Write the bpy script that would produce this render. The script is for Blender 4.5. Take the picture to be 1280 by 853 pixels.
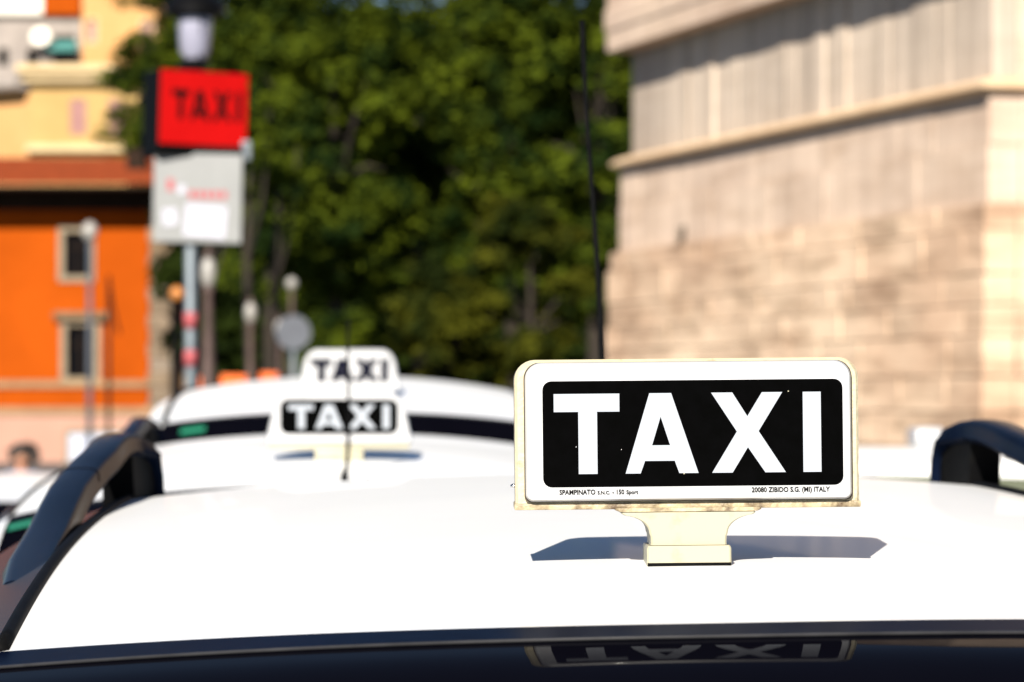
import bpy, bmesh, math, random
from mathutils import Vector, Matrix
from mathutils.geometry import tessellate_polygon
from mathutils import noise as mnoise

R = math.radians
scene = bpy.context.scene
COL = scene.collection
for o in list(bpy.data.objects):
    bpy.data.objects.remove(o)

# ------------------------------------------------------------------ camera
CZ = 1.85            # eye height (m)
F = 4320.0           # focal length in photo pixels (1280 px wide frame)
cd = bpy.data.cameras.new('camera')
cam = bpy.data.objects.new('camera', cd)
COL.objects.link(cam)
cam.location = (0, 0, CZ)
cam.rotation_euler = (R(90) + math.atan(65.5 / F), 0, 0)
cd.sensor_width = 36
cd.lens = 36 * F / 1280
cd.clip_start = 0.05
cd.clip_end = 3000
cd.dof.use_dof = True
cd.dof.focus_distance = 2.87
cd.dof.aperture_fstop = 10.5
cd.dof.aperture_blades = 0
scene.camera = cam

# ------------------------------------------------------------------ sky, sun, exposure
SUN_EL, SUN_AZ = 32.0, 12.0     # azimuth: degrees to the left of straight behind the camera
world = bpy.data.worlds.new('World')
scene.world = world
world.use_nodes = True
wn = world.node_tree
for n in list(wn.nodes):
    wn.nodes.remove(n)
sky = wn.nodes.new('ShaderNodeTexSky')
sky.sky_type = 'NISHITA'
sky.sun_disc = False
sky.sun_elevation = R(SUN_EL)
sky.sun_rotation = R(180 + SUN_AZ)
sky.dust_density = 0.15
sky.air_density = 0.6
sky.ozone_density = 2.0
bg = wn.nodes.new('ShaderNodeBackground')
bg.inputs['Strength'].default_value = 0.05
wo = wn.nodes.new('ShaderNodeOutputWorld')
wn.links.new(sky.outputs[0], bg.inputs[0])
wn.links.new(bg.outputs[0], wo.inputs[0])

sd = bpy.data.lights.new('sun', 'SUN')
sd.energy = 5.0
sd.angle = R(0.5)
sd.color = (1.0, 0.93, 0.82)
sun = bpy.data.objects.new('sun', sd)
COL.objects.link(sun)
to_sun = Vector((-math.sin(R(SUN_AZ)) * math.cos(R(SUN_EL)),
                 -math.cos(R(SUN_AZ)) * math.cos(R(SUN_EL)), math.sin(R(SUN_EL))))
sun.rotation_euler = to_sun.to_track_quat('Z', 'Y').to_euler()
sun.location = (-5, -30, 40)

scene.view_settings.view_transform = 'Standard'
scene.view_settings.look = 'None'
scene.view_settings.gamma = 1.0
scene.view_settings.use_curve_mapping = False
scene.view_settings.exposure = 1.08
scene.cycles.max_bounces = 8
scene.cycles.diffuse_bounces = 1
scene.cycles.use_denoising = True

# ------------------------------------------------------------------ helpers
def X(px, d): return (px - 640.0) / F * d
def Zh(py, d): return CZ + (492.0 - py) / F * d
def smooth(a, b, x):
    t = min(1, max(0, (x - a) / (b - a)))
    return t * t * (3 - 2 * t)
def gz(y): return -0.45 * smooth(17, 42, y)

def mat(name, c1, c2=None, rough=0.6, metal=0.0, coat=0.0, scale=6.0, detail=5.0, bump=0.0, bscale=None,
        contrast=(0.35, 0.65), rnd=0.0, emit=None, coords='Object', stretch=None, spec=None, trans=0.0, c3=None):
    m = bpy.data.materials.new(name)
    m.use_nodes = True
    nt = m.node_tree
    b = nt.nodes['Principled BSDF']
    b.inputs['Roughness'].default_value = rough
    b.inputs['Metallic'].default_value = metal
    b.inputs['Coat Weight'].default_value = coat
    b.inputs['Coat Roughness'].default_value = 0.03
    if spec is not None:
        b.inputs['Specular IOR Level'].default_value = spec
    if emit:
        b.inputs['Emission Color'].default_value = (*emit[0], 1)
        b.inputs['Emission Strength'].default_value = emit[1]
    tc = nt.nodes.new('ShaderNodeTexCoord')
    if coords == 'Position':
        vec = nt.nodes.new('ShaderNodeNewGeometry').outputs['Position']
    else:
        vec = tc.outputs[coords]
    if stretch:
        mp = nt.nodes.new('ShaderNodeMapping')
        mp.inputs['Scale'].default_value = stretch
        nt.links.new(vec, mp.inputs[0])
        vec = mp.outputs[0]
    c2 = c2 or tuple(x * 0.88 for x in c1)
    nz = nt.nodes.new('ShaderNodeTexNoise')
    nz.inputs['Scale'].default_value = scale
    nz.inputs['Detail'].default_value = detail
    nz.inputs['Roughness'].default_value = 0.6
    nt.links.new(vec, nz.inputs['Vector'])
    cr = nt.nodes.new('ShaderNodeValToRGB')
    cr.color_ramp.elements[0].position = contrast[0]
    cr.color_ramp.elements[1].position = contrast[1]
    cr.color_ramp.elements[0].color = (*c2, 1)
    cr.color_ramp.elements[1].color = (*c1, 1)
    if c3:
        e = cr.color_ramp.elements.new((contrast[0] + contrast[1]) / 2)
        e.color = (*c3, 1)
    nt.links.new(nz.outputs['Fac'], cr.inputs[0])
    out = cr.outputs[0]
    if rnd:
        oi = nt.nodes.new('ShaderNodeObjectInfo')
        mr = nt.nodes.new('ShaderNodeMapRange')
        mr.inputs['To Min'].default_value = 1 - rnd
        mr.inputs['To Max'].default_value = 1 + rnd * 0.6
        nt.links.new(oi.outputs['Random'], mr.inputs['Value'])
        hs = nt.nodes.new('ShaderNodeHueSaturation')
        nt.links.new(mr.outputs[0], hs.inputs['Value'])
        mr2 = nt.nodes.new('ShaderNodeMapRange')
        mm = nt.nodes.new('ShaderNodeMath'); mm.operation = 'FRACT'
        mk = nt.nodes.new('ShaderNodeMath'); mk.operation = 'MULTIPLY'; mk.inputs[1].default_value = 7.31
        nt.links.new(oi.outputs['Random'], mk.inputs[0]); nt.links.new(mk.outputs[0], mm.inputs[0])
        nt.links.new(mm.outputs[0], mr2.inputs['Value'])
        mr2.inputs['To Min'].default_value = 1 - rnd * 1.6
        mr2.inputs['To Max'].default_value = 1 + rnd
        nt.links.new(mr2.outputs[0], hs.inputs['Saturation'])
        nt.links.new(out, hs.inputs['Color'])
        out = hs.outputs[0]
    nt.links.new(out, b.inputs['Base Color'])
    if bump:
        n2 = nt.nodes.new('ShaderNodeTexNoise')
        n2.inputs['Scale'].default_value = bscale or scale * 4
        n2.inputs['Detail'].default_value = 6
        nt.links.new(vec, n2.inputs['Vector'])
        bp = nt.nodes.new('ShaderNodeBump')
        bp.inputs['Strength'].default_value = bump
        bp.inputs['Distance'].default_value = 0.02
        nt.links.new(n2.outputs['Fac'], bp.inputs['Height'])
        nt.links.new(bp.outputs[0], b.inputs['Normal'])
    if trans:
        tr = nt.nodes.new('ShaderNodeBsdfTranslucent')
        nt.links.new(out, tr.inputs['Color'])
        mx = nt.nodes.new('ShaderNodeMixShader')
        mx.inputs[0].default_value = trans
        o = nt.nodes['Material Output']
        nt.links.new(b.outputs[0], mx.inputs[1]); nt.links.new(tr.outputs[0], mx.inputs[2])
        nt.links.new(mx.outputs[0], o.inputs[0])
    return m

M = {}
M['paint'] = mat('white_car_paint', (0.82, 0.82, 0.81), (0.79, 0.79, 0.785), 0.4, coat=0.25, scale=3, spec=0.3)
M['trim'] = mat('black_gloss_trim', (0.004, 0.005, 0.009), (0.003, 0.003, 0.006), 0.22, scale=9, spec=0.004)
M['rail'] = mat('dark_rail_sky_reflection', (0.0025, 0.005, 0.014), (0.002, 0.004, 0.010), 0.2, scale=12, spec=0.0025)  # navy of the reflected sky is painted into the rail colour
M['rubber'] = mat('black_rubber', (0.003, 0.003, 0.0035), (0.005, 0.005, 0.005), 0.6, scale=60, spec=0.02)
M['glass_reflection'] = mat('glass_painted_reflection', (0.11, 0.12, 0.085), (0.08, 0.09, 0.06), 0.05, scale=1.5, spec=0.3)  # reflection of the sunny surroundings is painted into this glass colour
M['seal_glint'] = mat('seal_painted_glint', (0.035, 0.035, 0.038), (0.02, 0.02, 0.022), 0.4, scale=20, spec=0.1)  # paler grey puts the bright line along the seal into its colour
M['header'] = mat('windscreen_header_plastic', (0.002, 0.0045, 0.014), (0.0015, 0.003, 0.010), 0.35, scale=30, spec=0.003)
M['glass'] = mat('dark_car_glass', (0.002, 0.002, 0.004), (0.0015, 0.0015, 0.003), 0.012, scale=2, spec=0.0004)
M['chrome'] = mat('bright_metal', (0.6, 0.6, 0.6), (0.5, 0.5, 0.5), 0.2, 1.0)
M['cream'] = mat('aged_cream_plastic', (0.44, 0.39, 0.26), (0.14, 0.08, 0.035), 0.45, scale=38, detail=9,
                 contrast=(0.29, 0.43), bump=0.15, bscale=160)
M['creamgrime'] = mat('grimy_cream_plastic', (0.40, 0.33, 0.20), (0.07, 0.04, 0.018), 0.5, scale=42, detail=9, contrast=(0.36, 0.56), bump=0.2, bscale=160)
M['cream2'] = mat('stand_cream_plastic', (0.36, 0.335, 0.235), (0.29, 0.26, 0.17), 0.4, scale=30, detail=8, contrast=(0.3, 0.45))
M['acrylic'] = mat('white_acrylic', (0.46, 0.465, 0.475), (0.41, 0.415, 0.43), 0.25, coat=0.1, scale=14, contrast=(0.3, 0.7))
M['letter'] = mat('white_letter_acrylic', (0.315, 0.34, 0.375), (0.295, 0.32, 0.355), 0.35, scale=14, spec=0.3)
M['signblack'] = mat('black_print', (0.0008, 0.0008, 0.0009), (0.0005, 0.0005, 0.0005), 0.5, scale=80, spec=0.01)
M['print'] = mat('grey_print', (0.003, 0.003, 0.003), rough=0.6, spec=0.05)
M['gasket'] = mat('dark_gasket', (0.02, 0.014, 0.009), (0.05, 0.03, 0.012), 0.7, scale=60)
M['asphalt'] = mat('asphalt', (0.055, 0.053, 0.05), (0.04, 0.039, 0.038), 0.9, scale=1.3, bump=0.3, bscale=120)
M['paving'] = mat('paving', (0.28, 0.25, 0.21), (0.2, 0.18, 0.15), 0.9, scale=2, bump=0.2)
M['cobble'] = mat('dark_cobbles', (0.09, 0.085, 0.08), (0.06, 0.057, 0.054), 0.9, scale=2, bump=0.3)
M['kerb'] = mat('kerb_stone', (0.3, 0.28, 0.25), (0.22, 0.2, 0.18), 0.85, scale=4, bump=0.2)
M['linepaint'] = mat('road_paint', (0.75, 0.75, 0.72), (0.5, 0.5, 0.48), 0.7, scale=20)
M['orange'] = mat('orange_plaster', (0.34, 0.060, 0.004), (0.27, 0.047, 0.003), 0.95, spec=0.03, scale=0.35, detail=8, bump=0.1)
M['pink'] = mat('pink_plaster', (0.40, 0.235, 0.18), (0.35, 0.20, 0.15), 0.95, spec=0.03, scale=0.4, detail=8)
M['trimstone'] = mat('brown_stone_trim', (0.27, 0.17, 0.085), (0.2, 0.12, 0.06), 0.85, scale=2)
M['quoin'] = mat('quoin_stone', (0.20, 0.14, 0.085), (0.12, 0.08, 0.045), 0.9, scale=2, rnd=0.2)
M['winframe'] = mat('window_stone', (0.24, 0.19, 0.125), (0.19, 0.15, 0.10), 0.8, scale=4)
M['darkglass'] = mat('dark_window', (0.002, 0.002, 0.003), (0.0015, 0.0015, 0.002), 0.3, scale=3, spec=0.05)
M['eave'] = mat('dark_timber_eave_shade', (0.025, 0.015, 0.010), (0.015, 0.009, 0.006), 0.9, scale=3, spec=0.1)  # eave shade is put into this brown; the chimney and sash bars share it
M['rooftile'] = mat('terracotta_tile', (0.30, 0.062, 0.02), (0.18, 0.04, 0.016), 0.95, spec=0.03, scale=3.5, detail=8, bump=0.3)
M['yellow'] = mat('yellow_plaster', (0.42, 0.28, 0.115), (0.37, 0.24, 0.095), 0.95, spec=0.03, scale=0.4, detail=8)
M['peach'] = mat('peach_plaster', (0.52, 0.285, 0.12), (0.46, 0.25, 0.10), 0.95, spec=0.03, scale=0.4, detail=8)
M['cornice'] = mat('pale_cornice', (0.58, 0.44, 0.24), (0.5, 0.37, 0.2), 0.85, scale=2)
M['greywall'] = mat('grey_plaster', (0.32, 0.28, 0.25), (0.22, 0.19, 0.17), 0.9, scale=0.6, detail=8)
M['whitewall'] = mat('white_plaster', (0.72, 0.68, 0.60), (0.66, 0.62, 0.54), 0.9, scale=0.6)
M['shutter'] = mat('pink_shutter', (0.36, 0.18, 0.16), (0.3, 0.15, 0.14), 0.7, scale=3)
M['teal'] = mat('teal_awning', (0.06, 0.22, 0.20), (0.05, 0.18, 0.17), 0.8, scale=3)
M['red'] = mat('red_sign_face', (0.36, 0.0025, 0.0025), (0.32, 0.002, 0.002), 0.6, scale=4, spec=0.05)
M['boxblack'] = mat('black_sign_box', (0.002, 0.002, 0.002), (0.0015, 0.0015, 0.0015), 0.6, scale=6, spec=0.05)
M['panelgrey'] = mat('pale_grey_panel', (0.225, 0.23, 0.228), (0.20, 0.205, 0.203), 0.6, scale=5)
M['paper'] = mat('white_paper', (0.42, 0.42, 0.48), (0.37, 0.37, 0.43), 0.8, scale=8)
M['redprint'] = mat('red_print', (0.36, 0.07, 0.08), rough=0.6)
M['polegrey'] = mat('galvanised_pole', (0.15, 0.18, 0.20), (0.11, 0.13, 0.15), 0.5, 0.3, scale=8)
M['lamppost'] = mat('dull_grey_post', (0.07, 0.08, 0.10), (0.05, 0.06, 0.075), 0.6, scale=8, spec=0.1)
M['iron'] = mat('black_iron', (0.003, 0.003, 0.004), (0.002, 0.002, 0.002), 0.5, scale=8, spec=0.1)
M['brownpost'] = mat('brown_post', (0.085, 0.052, 0.045), (0.06, 0.036, 0.03), 0.7, scale=6)
M['globe'] = mat('milky_globe', (0.29, 0.275, 0.255), (0.25, 0.24, 0.22), 0.4, scale=3)
M['lanternglass'] = mat('grey_lantern_glass', (0.30, 0.30, 0.38), (0.24, 0.24, 0.31), 0.2, scale=3)
M['amber'] = mat('amber_lens', (0.45, 0.17, 0.035), (0.4, 0.15, 0.03), 0.25, scale=3)
M['disc'] = mat('grey_sign_back', (0.075, 0.083, 0.10), (0.06, 0.065, 0.08), 0.5, 0.3, scale=3)
M['netting'] = mat('orange_barrier', (0.75, 0.14, 0.01), (0.62, 0.10, 0.008), 0.7, scale=5)
def stone_mat(name, base, pale, dark, st, val=0.10, streak=0.5, drip=0.0, bump=0.4):
    m = bpy.data.materials.new(name); m.use_nodes = True
    nt = m.node_tree; N = nt.nodes; Lk = nt.links
    b = N['Principled BSDF']; b.inputs['Roughness'].default_value = 0.9; b.inputs['Specular IOR Level'].default_value = 0.15
    pos = N.new('ShaderNodeNewGeometry').outputs['Position']
    def nz(scale, stretch, detail=6.0):
        mp_ = N.new('ShaderNodeMapping'); mp_.inputs['Scale'].default_value = stretch; Lk.new(pos, mp_.inputs[0])
        t = N.new('ShaderNodeTexNoise'); t.inputs['Scale'].default_value = scale; t.inputs['Detail'].default_value = detail
        t.inputs['Roughness'].default_value = 0.62
        Lk.new(mp_.outputs[0], t.inputs['Vector']); return t.outputs['Fac']
    def ramp(f, p0, p1, c0, c1):
        r = N.new('ShaderNodeValToRGB'); e = r.color_ramp.elements
        e[0].position, e[1].position = p0, p1; e[0].color, e[1].color = (*c0, 1), (*c1, 1)
        Lk.new(f, r.inputs[0]); return r.outputs[0]
    def mix(mode, fac, A, B):
        x = N.new('ShaderNodeMix'); x.data_type = 'RGBA'; x.blend_type = mode
        if isinstance(fac, float): x.inputs[0].default_value = fac
        else: Lk.new(fac, x.inputs[0])
        Lk.new(A, x.inputs[6]); Lk.new(B, x.inputs[7]); return x.outputs[2]
    col = ramp(nz(0.55, st), 0.36, 0.64, base, pale)
    col = mix('MULTIPLY', streak, col, ramp(nz(1.7, (0.35, 0.35, 2.2), 8), 0.34, 0.56, dark, (1, 1, 1)))
    if drip:
        col = mix('MULTIPLY', drip, col, ramp(nz(1.4, (1.9, 1.9, 0.10), 5), 0.40, 0.58, (0.45, 0.43, 0.42), (1, 1, 1)))
    oi = N.new('ShaderNodeObjectInfo'); mr = N.new('ShaderNodeMapRange')
    mr.inputs['To Min'].default_value = 1 - val; mr.inputs['To Max'].default_value = 1 + val
    Lk.new(oi.outputs['Random'], mr.inputs['Value'])
    hs = N.new('ShaderNodeHueSaturation'); Lk.new(mr.outputs[0], hs.inputs['Value']); Lk.new(col, hs.inputs['Color'])
    Lk.new(hs.outputs[0], b.inputs['Base Color'])
    bp = N.new('ShaderNodeBump'); bp.inputs['Strength'].default_value = bump; bp.inputs['Distance'].default_value = 0.03
    Lk.new(nz(5.0, (1, 1, 1.4), 9), bp.inputs['Height']); Lk.new(bp.outputs[0], b.inputs['Normal'])
    return m
M['stone'] = stone_mat('travertine_block', (0.56, 0.385, 0.265), (0.72, 0.545, 0.39), (0.48, 0.44, 0.40), (0.6, 0.6, 1.1), 0.13, 0.75, 0.0, 0.6)
M['stonesmooth'] = stone_mat('smooth_stone', (0.56, 0.425, 0.335), (0.69, 0.54, 0.42), (0.68, 0.62, 0.56), (0.4, 0.4, 0.7), 0.05, 0.55, 0.25, 0.3)
M['slab'] = stone_mat('streaked_stone', (0.45, 0.375, 0.31), (0.62, 0.515, 0.415), (0.8, 0.78, 0.75), (0.6, 0.6, 0.3), 0.07, 0.40, 0.45, 0.25)
M['moulding'] = mat('worn_moulding', (0.64, 0.47, 0.30), (0.52, 0.35, 0.21), 0.9, scale=1.2, detail=8, bump=0.2)
M['mortar'] = mat('mortar', (0.26, 0.21, 0.16), (0.2, 0.16, 0.12), 0.95, scale=3)
M['bark'] = mat('bark', (0.026, 0.018, 0.011), (0.012, 0.008, 0.005), 0.95, scale=3, bump=0.6, stretch=(1, 1, 0.3))
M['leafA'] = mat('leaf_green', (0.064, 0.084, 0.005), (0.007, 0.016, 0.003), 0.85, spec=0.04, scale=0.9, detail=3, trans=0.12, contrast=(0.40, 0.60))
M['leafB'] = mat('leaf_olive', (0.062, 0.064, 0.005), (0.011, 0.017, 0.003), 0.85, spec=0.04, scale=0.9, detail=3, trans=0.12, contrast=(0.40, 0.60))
M['leafC'] = mat('leaf_dark_and_shade', (0.016, 0.025, 0.003), (0.006, 0.011, 0.002), 0.85, spec=0.04, scale=0.9, detail=3, trans=0.1, contrast=(0.38, 0.62))  # weed's own dark green; on rear trees it paints in their shade
M['skin'] = mat('skin', (0.45, 0.22, 0.13), (0.4, 0.19, 0.11), 0.5, scale=8)
M['hair'] = mat('dark_hair', (0.012, 0.007, 0.005), (0.02, 0.011, 0.007), 0.6, scale=40)
M['shirt'] = mat('light_blue_shirt', (0.36, 0.47, 0.68), (0.3, 0.4, 0.6), 0.85, scale=10)
M['jeans'] = mat('dark_trousers', (0.03, 0.04, 0.07), (0.02, 0.03, 0.05), 0.9, scale=20)
M['sticker'] = mat('green_sticker', (0.02, 0.20, 0.11), (0.015, 0.17, 0.09), 0.4, scale=6)
M['tyre'] = mat('tyre_rubber', (0.014, 0.014, 0.014), (0.02, 0.02, 0.02), 0.8, scale=30)
M['alloy'] = mat('alloy', (0.5, 0.5, 0.52), (0.42, 0.42, 0.44), 0.35, 0.8, scale=8)
M['lens'] = mat('headlight_lens', (0.5, 0.52, 0.55), (0.4, 0.42, 0.45), 0.08, 0.2, scale=8)
M['taillens'] = mat('tail_lens', (0.35, 0.01, 0.01), (0.3, 0.008, 0.008), 0.15, scale=8)
M['plate'] = mat('blank_plate', (0.7, 0.7, 0.7), (0.65, 0.65, 0.65), 0.5)
M['navyprint'] = mat('dark_navy_print', (0.002, 0.003, 0.012), (0.002, 0.002, 0.008), 0.5, spec=0.05)
M['bluewhite'] = mat('poster_paper', (0.42, 0.44, 0.52), (0.36, 0.38, 0.47), 0.8, scale=1.5)


class MB:
    def __init__(s):
        s.v, s.f = [], []
    def add(s, vs, fs):
        o = len(s.v)
        s.v += [tuple(p) for p in vs]
        s.f += [tuple(i + o for i in f) for f in fs]
        return s
    def box(s, x0, x1, y0, y1, z0, z1, c=0.0):
        if c <= 0:
            vs = [(x, y, z) for z in (z0, z1) for y in (y0, y1) for x in (x0, x1)]
            return s.add(vs, [(0, 2, 3, 1), (4, 5, 7, 6), (0, 1, 5, 4), (2, 6, 7, 3), (0, 4, 6, 2), (1, 3, 7, 5)])
        bm = bmesh.new()
        bmesh.ops.create_cube(bm, size=1)
        bmesh.ops.scale(bm, vec=(x1 - x0, y1 - y0, z1 - z0), verts=bm.verts)
        bmesh.ops.translate(bm, vec=((x0 + x1) / 2, (y0 + y1) / 2, (z0 + z1) / 2), verts=bm.verts)
        bmesh.ops.bevel(bm, geom=bm.edges[:], offset=c, segments=2, affect='EDGES', profile=0.6)
        bm.verts.index_update()
        s.add([v.co[:] for v in bm.verts], [[v.index for v in f.verts] for f in bm.faces])
        bm.free()
        return s
    def loft(s, rings, close=True, cap=True):
        n = len(rings[0]); vs = [p for r in rings for p in r]; fs = []
        for i in range(len(rings) - 1):
            for j in range(n if close else n - 1):
                k = (j + 1) % n
                fs.append((i * n + j, i * n + k, (i + 1) * n + k, (i + 1) * n + j))
        if cap:
            fs.append(tuple(reversed(range(n))))
            fs.append(tuple((len(rings) - 1) * n + j for j in range(n)))
        return s.add(vs, fs)
    def tube(s, path, rad, n=10, cap=True):
        path = [Vector(p) for p in path]
        if not isinstance(rad, (list, tuple)): rad = [rad] * len(path)
        rings = []; side = None
        for i, p in enumerate(path):
            a = path[max(0, i - 1)]; b = path[min(len(path) - 1, i + 1)]
            t = (b - a).normalized()
            if side is None:
                side = t.cross(Vector((0, 0, 1)))
                if side.length < 0.05: side = t.cross(Vector((1, 0, 0)))
            side = (side - t * side.dot(t)).normalized()
            up = side.cross(t)
            rings.append([p + (side * math.cos(q) + up * math.sin(q)) * rad[i]
                          for q in [2 * math.pi * k / n for k in range(n)]])
        return s.loft(rings, True, cap)
    def lathe(s, prof, n=20, c=(0, 0, 0)):
        return s.loft([[(c[0] + r * math.cos(2 * math.pi * k / n), c[1] + r * math.sin(2 * math.pi * k / n), c[2] + z)
                        for k in range(n)] for r, z in prof], True, True)
    def build(s, name, material, parent=None, smooth_=False, auto=None):
        me = bpy.data.meshes.new(name)
        me.from_pydata(s.v, [], s.f)
        me.materials.append(M[material] if isinstance(material, str) else material)
        if smooth_:
            me.polygons.foreach_set('use_smooth', [True] * len(me.polygons))
        bm = bmesh.new(); bm.from_mesh(me)
        bmesh.ops.recalc_face_normals(bm, faces=bm.faces)
        if auto is not None:
            for e in bm.edges:
                if len(e.link_faces) == 2 and e.calc_face_angle(0) > R(auto): e.smooth = False
        bm.to_mesh(me); bm.free()
        o = bpy.data.objects.new(name, me)
        COL.objects.link(o)
        if parent: o.parent = parent
        return o

def tag(o, label=None, cat=None, group=None, kind=None):
    if label: o['label'] = label
    if cat: o['category'] = cat
    if group: o['group'] = group
    if kind: o['kind'] = kind
    return o
def empty(name, loc, rz=0, rot=None):
    o = bpy.data.objects.new(name, None)
    o.empty_display_size = 0.1
    COL.objects.link(o)
    o.location = loc
    o.rotation_euler = rot or (0, 0, rz)
    return o
def grid(f, ns, nt):
    m = MB()
    vs = [f(i / ns, j / nt) for i in range(ns + 1) for j in range(nt + 1)]
    fs = [(i * (nt + 1) + j, i * (nt + 1) + j + 1, (i + 1) * (nt + 1) + j + 1, (i + 1) * (nt + 1) + j)
          for i in range(ns) for j in range(nt)]
    return m.add(vs, fs)

# ------------------------------------------------------------------ ground
def ground_strip(name, x0, x1, dz, material, y0=-40, y1=900, nx=2):
    ys = [y0, 0, 10] + [17 + i * 2.5 for i in range(11)] + [60, 120, y1]
    m = MB()
    vs = [(x0 + (x1 - x0) * j / nx, y, gz(y) + dz) for y in ys for j in range(nx + 1)]
    fs = [(i * (nx + 1) + j, i * (nx + 1) + j + 1, (i + 1) * (nx + 1) + j + 1, (i + 1) * (nx + 1) + j)
          for i in range(len(ys) - 1) for j in range(nx)]
    return tag(m.add(vs, fs).build(name, material), kind='structure')
ground_strip('ground', -700, 700, 0.0, 'cobble', nx=4)
ground_strip('road', -7.5, 3.4, 0.004, 'asphalt', y1=63)
ground_strip('lane_line', -1.95, -1.83, 0.008, 'linepaint', y1=60)
def pavement(name, x0, x1):
    ys = [-40, 0, 10] + [17 + i * 2.5 for i in range(11)] + [62]
    m = MB()
    m.loft([[(x0, y, gz(y) - 0.1), (x0, y, gz(y) + 0.13), (x1, y, gz(y) + 0.13), (x1, y, gz(y) - 0.1)] for y in ys])
    return tag(m.build(name, 'kerb'), kind='structure')
pavement('kerb', 3.4, 3.6)
pavement('pavement', 3.603, 4.8)
pavement('kerb_far', -7.72, -7.5)

# ------------------------------------------------------------------ stone bastion on the right
ZR = 40.0
XR = X(1230, ZR) + 0.22
GB = -0.45
bast = empty('stone_bastion', (XR, ZR, GB), R(105.6))
tag(bast, 'tall pale stone fortress wall with a worn moulding and an overhanging cornice', 'wall')
H0 = CZ - GB                       # eye height in bastion coordinates
LEN = 14.6
def pt_block(seed):
    rg = random.Random(seed)
    bm = bmesh.new()
    bmesh.ops.create_cube(bm, size=1)
    bmesh.ops.bevel(bm, geom=bm.edges[:], offset=0.014, segments=1, affect='EDGES')
    for v in bm.verts:
        v.co += Vector([rg.uniform(-0.012, 0.012) for _ in range(3)])
    me = bpy.data.meshes.new('stone_block')
    bm.to_mesh(me); bm.free()
    me.materials.append(M['stone'])
    return me
block_meshes = [pt_block(k) for k in range(6)]
rg = random.Random(5)
def put_block(cx, cy, cz, sx, sy, sz, name='stone_block', me=None):
    o = bpy.data.objects.new(name, me or rg.choice(block_meshes))
    COL.objects.link(o); o.parent = bast
    o.location = (cx, cy, cz); o.scale = (sx, sy, sz)
    return o
YB = 0.22                          # rough base stands forward of the upper wall
MB().box(0.06, LEN - 0.05, -9, YB - 0.16, -0.3, H0 + 2.2).build('wall_core', 'mortar', bast)
MB().box(0.25, LEN - 0.3, -9, -0.12, H0 + 2.2, H0 + 7.6).build('upper_core', 'mortar', bast)
# rough lower courses
z = -0.1; row = 0
while z < H0 + 2.15:
    vis = z > H0 - 1.4
    hgt = rg.choice([0.36, 0.42, 0.47, 0.52]) if vis else 0.62
    if z + hgt > H0 + 2.0: hgt = H0 + 2.2 - z
    batter = (H0 + 2.2 - z) * 0.03
    x = -batter * 0.6 - 0.02
    while x < LEN - 0.02:
        L = rg.uniform(0.6, 1.5) if vis else rg.uniform(1.6, 2.6)
        if x + L > LEN - 0.4: L = LEN + rg.uniform(0.0, 0.12) + batter - x
        d = rg.uniform(-0.009, 0.009)
        put_block(x + L / 2, YB + batter + d - 0.2, z + hgt / 2, L - 0.009, 0.4, hgt - 0.013)
        x += L
    y = YB + batter - 0.41
    for k in range(6):
        W = (rg.uniform(0.6, 1.1) if k < 2 else rg.uniform(1.2, 2.0)) if vis else 1.5
        put_block(-batter * 0.6 + 0.19 + rg.uniform(-0.03, 0.02), y - W / 2, z + hgt / 2, 0.42, W - 0.014, hgt - 0.014)
        y -= W
    z += hgt; row += 1
LEDGE = z
# smooth middle courses
def smooth_mesh(name, material, off):
    bm = bmesh.new()
    bmesh.ops.create_cube(bm, size=1)
    bmesh.ops.bevel(bm, geom=bm.edges[:], offset=off, segments=1, affect='EDGES')
    me = bpy.data.meshes.new(name)
    bm.to_mesh(me); bm.free()
    me.materials.append(M[material])
    return me
sm = smooth_mesh('ashlar_block', 'stonesmooth', 0.008)
zt = H0 + 3.47
cuts = [LEDGE, LEDGE + (zt - LEDGE) * 0.55, zt]
for r in range(2):
    x = 0.1
    while x < LEN - 0.25:
        L = rg.uniform(1.1, 2.2)
        if x + L > LEN - 0.9: L = LEN - 0.2 - x
        put_block(x + L / 2, 0.12 - 0.2 + rg.uniform(-0.008, 0.008) + (0.02 if r == 0 else 0), (cuts[r] + cuts[r + 1]) / 2,
                  L - 0.006, 0.4, cuts[r + 1] - cuts[r] - 0.006, 'ashlar_block', sm)
        x += L
    y = -0.285
    for k in range(8):
        put_block(0.3, y - 0.55, (cuts[r] + cuts[r + 1]) / 2, 0.42, 1.09, cuts[r + 1] - cuts[r] - 0.006, 'ashlar_block', sm)
        y -= 1.1
# moulding
def mould(prof, x0, x1, ydepth):
    m = MB()
    a = [(x1, p[0], p[1]) for p in prof]
    b = [(x0 - p[0], p[0], p[1]) for p in prof]
    c = [(x0 - p[0], -ydepth, p[1]) for p in prof]
    for k, (P, Q) in enumerate(((a, b), (b, c))):
        n = len(P)
        m.add(P + Q, [(i, i + 1, n + i + 1, n + i) for i in range(n - 1)])
    return m
mp = [(-0.05, zt), (0.16, zt), (0.17, zt + 0.03), (0.22, zt + 0.06), (0.27, zt + 0.075), (0.27, zt + 0.12), (0.2, zt + 0.16), (0.05, zt + 0.215), (-0.05, zt + 0.22)]
mould(mp, 0.22, LEN - 0.12, 9).build('moulding', 'moulding', bast)
zm = zt + 0.22
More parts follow.
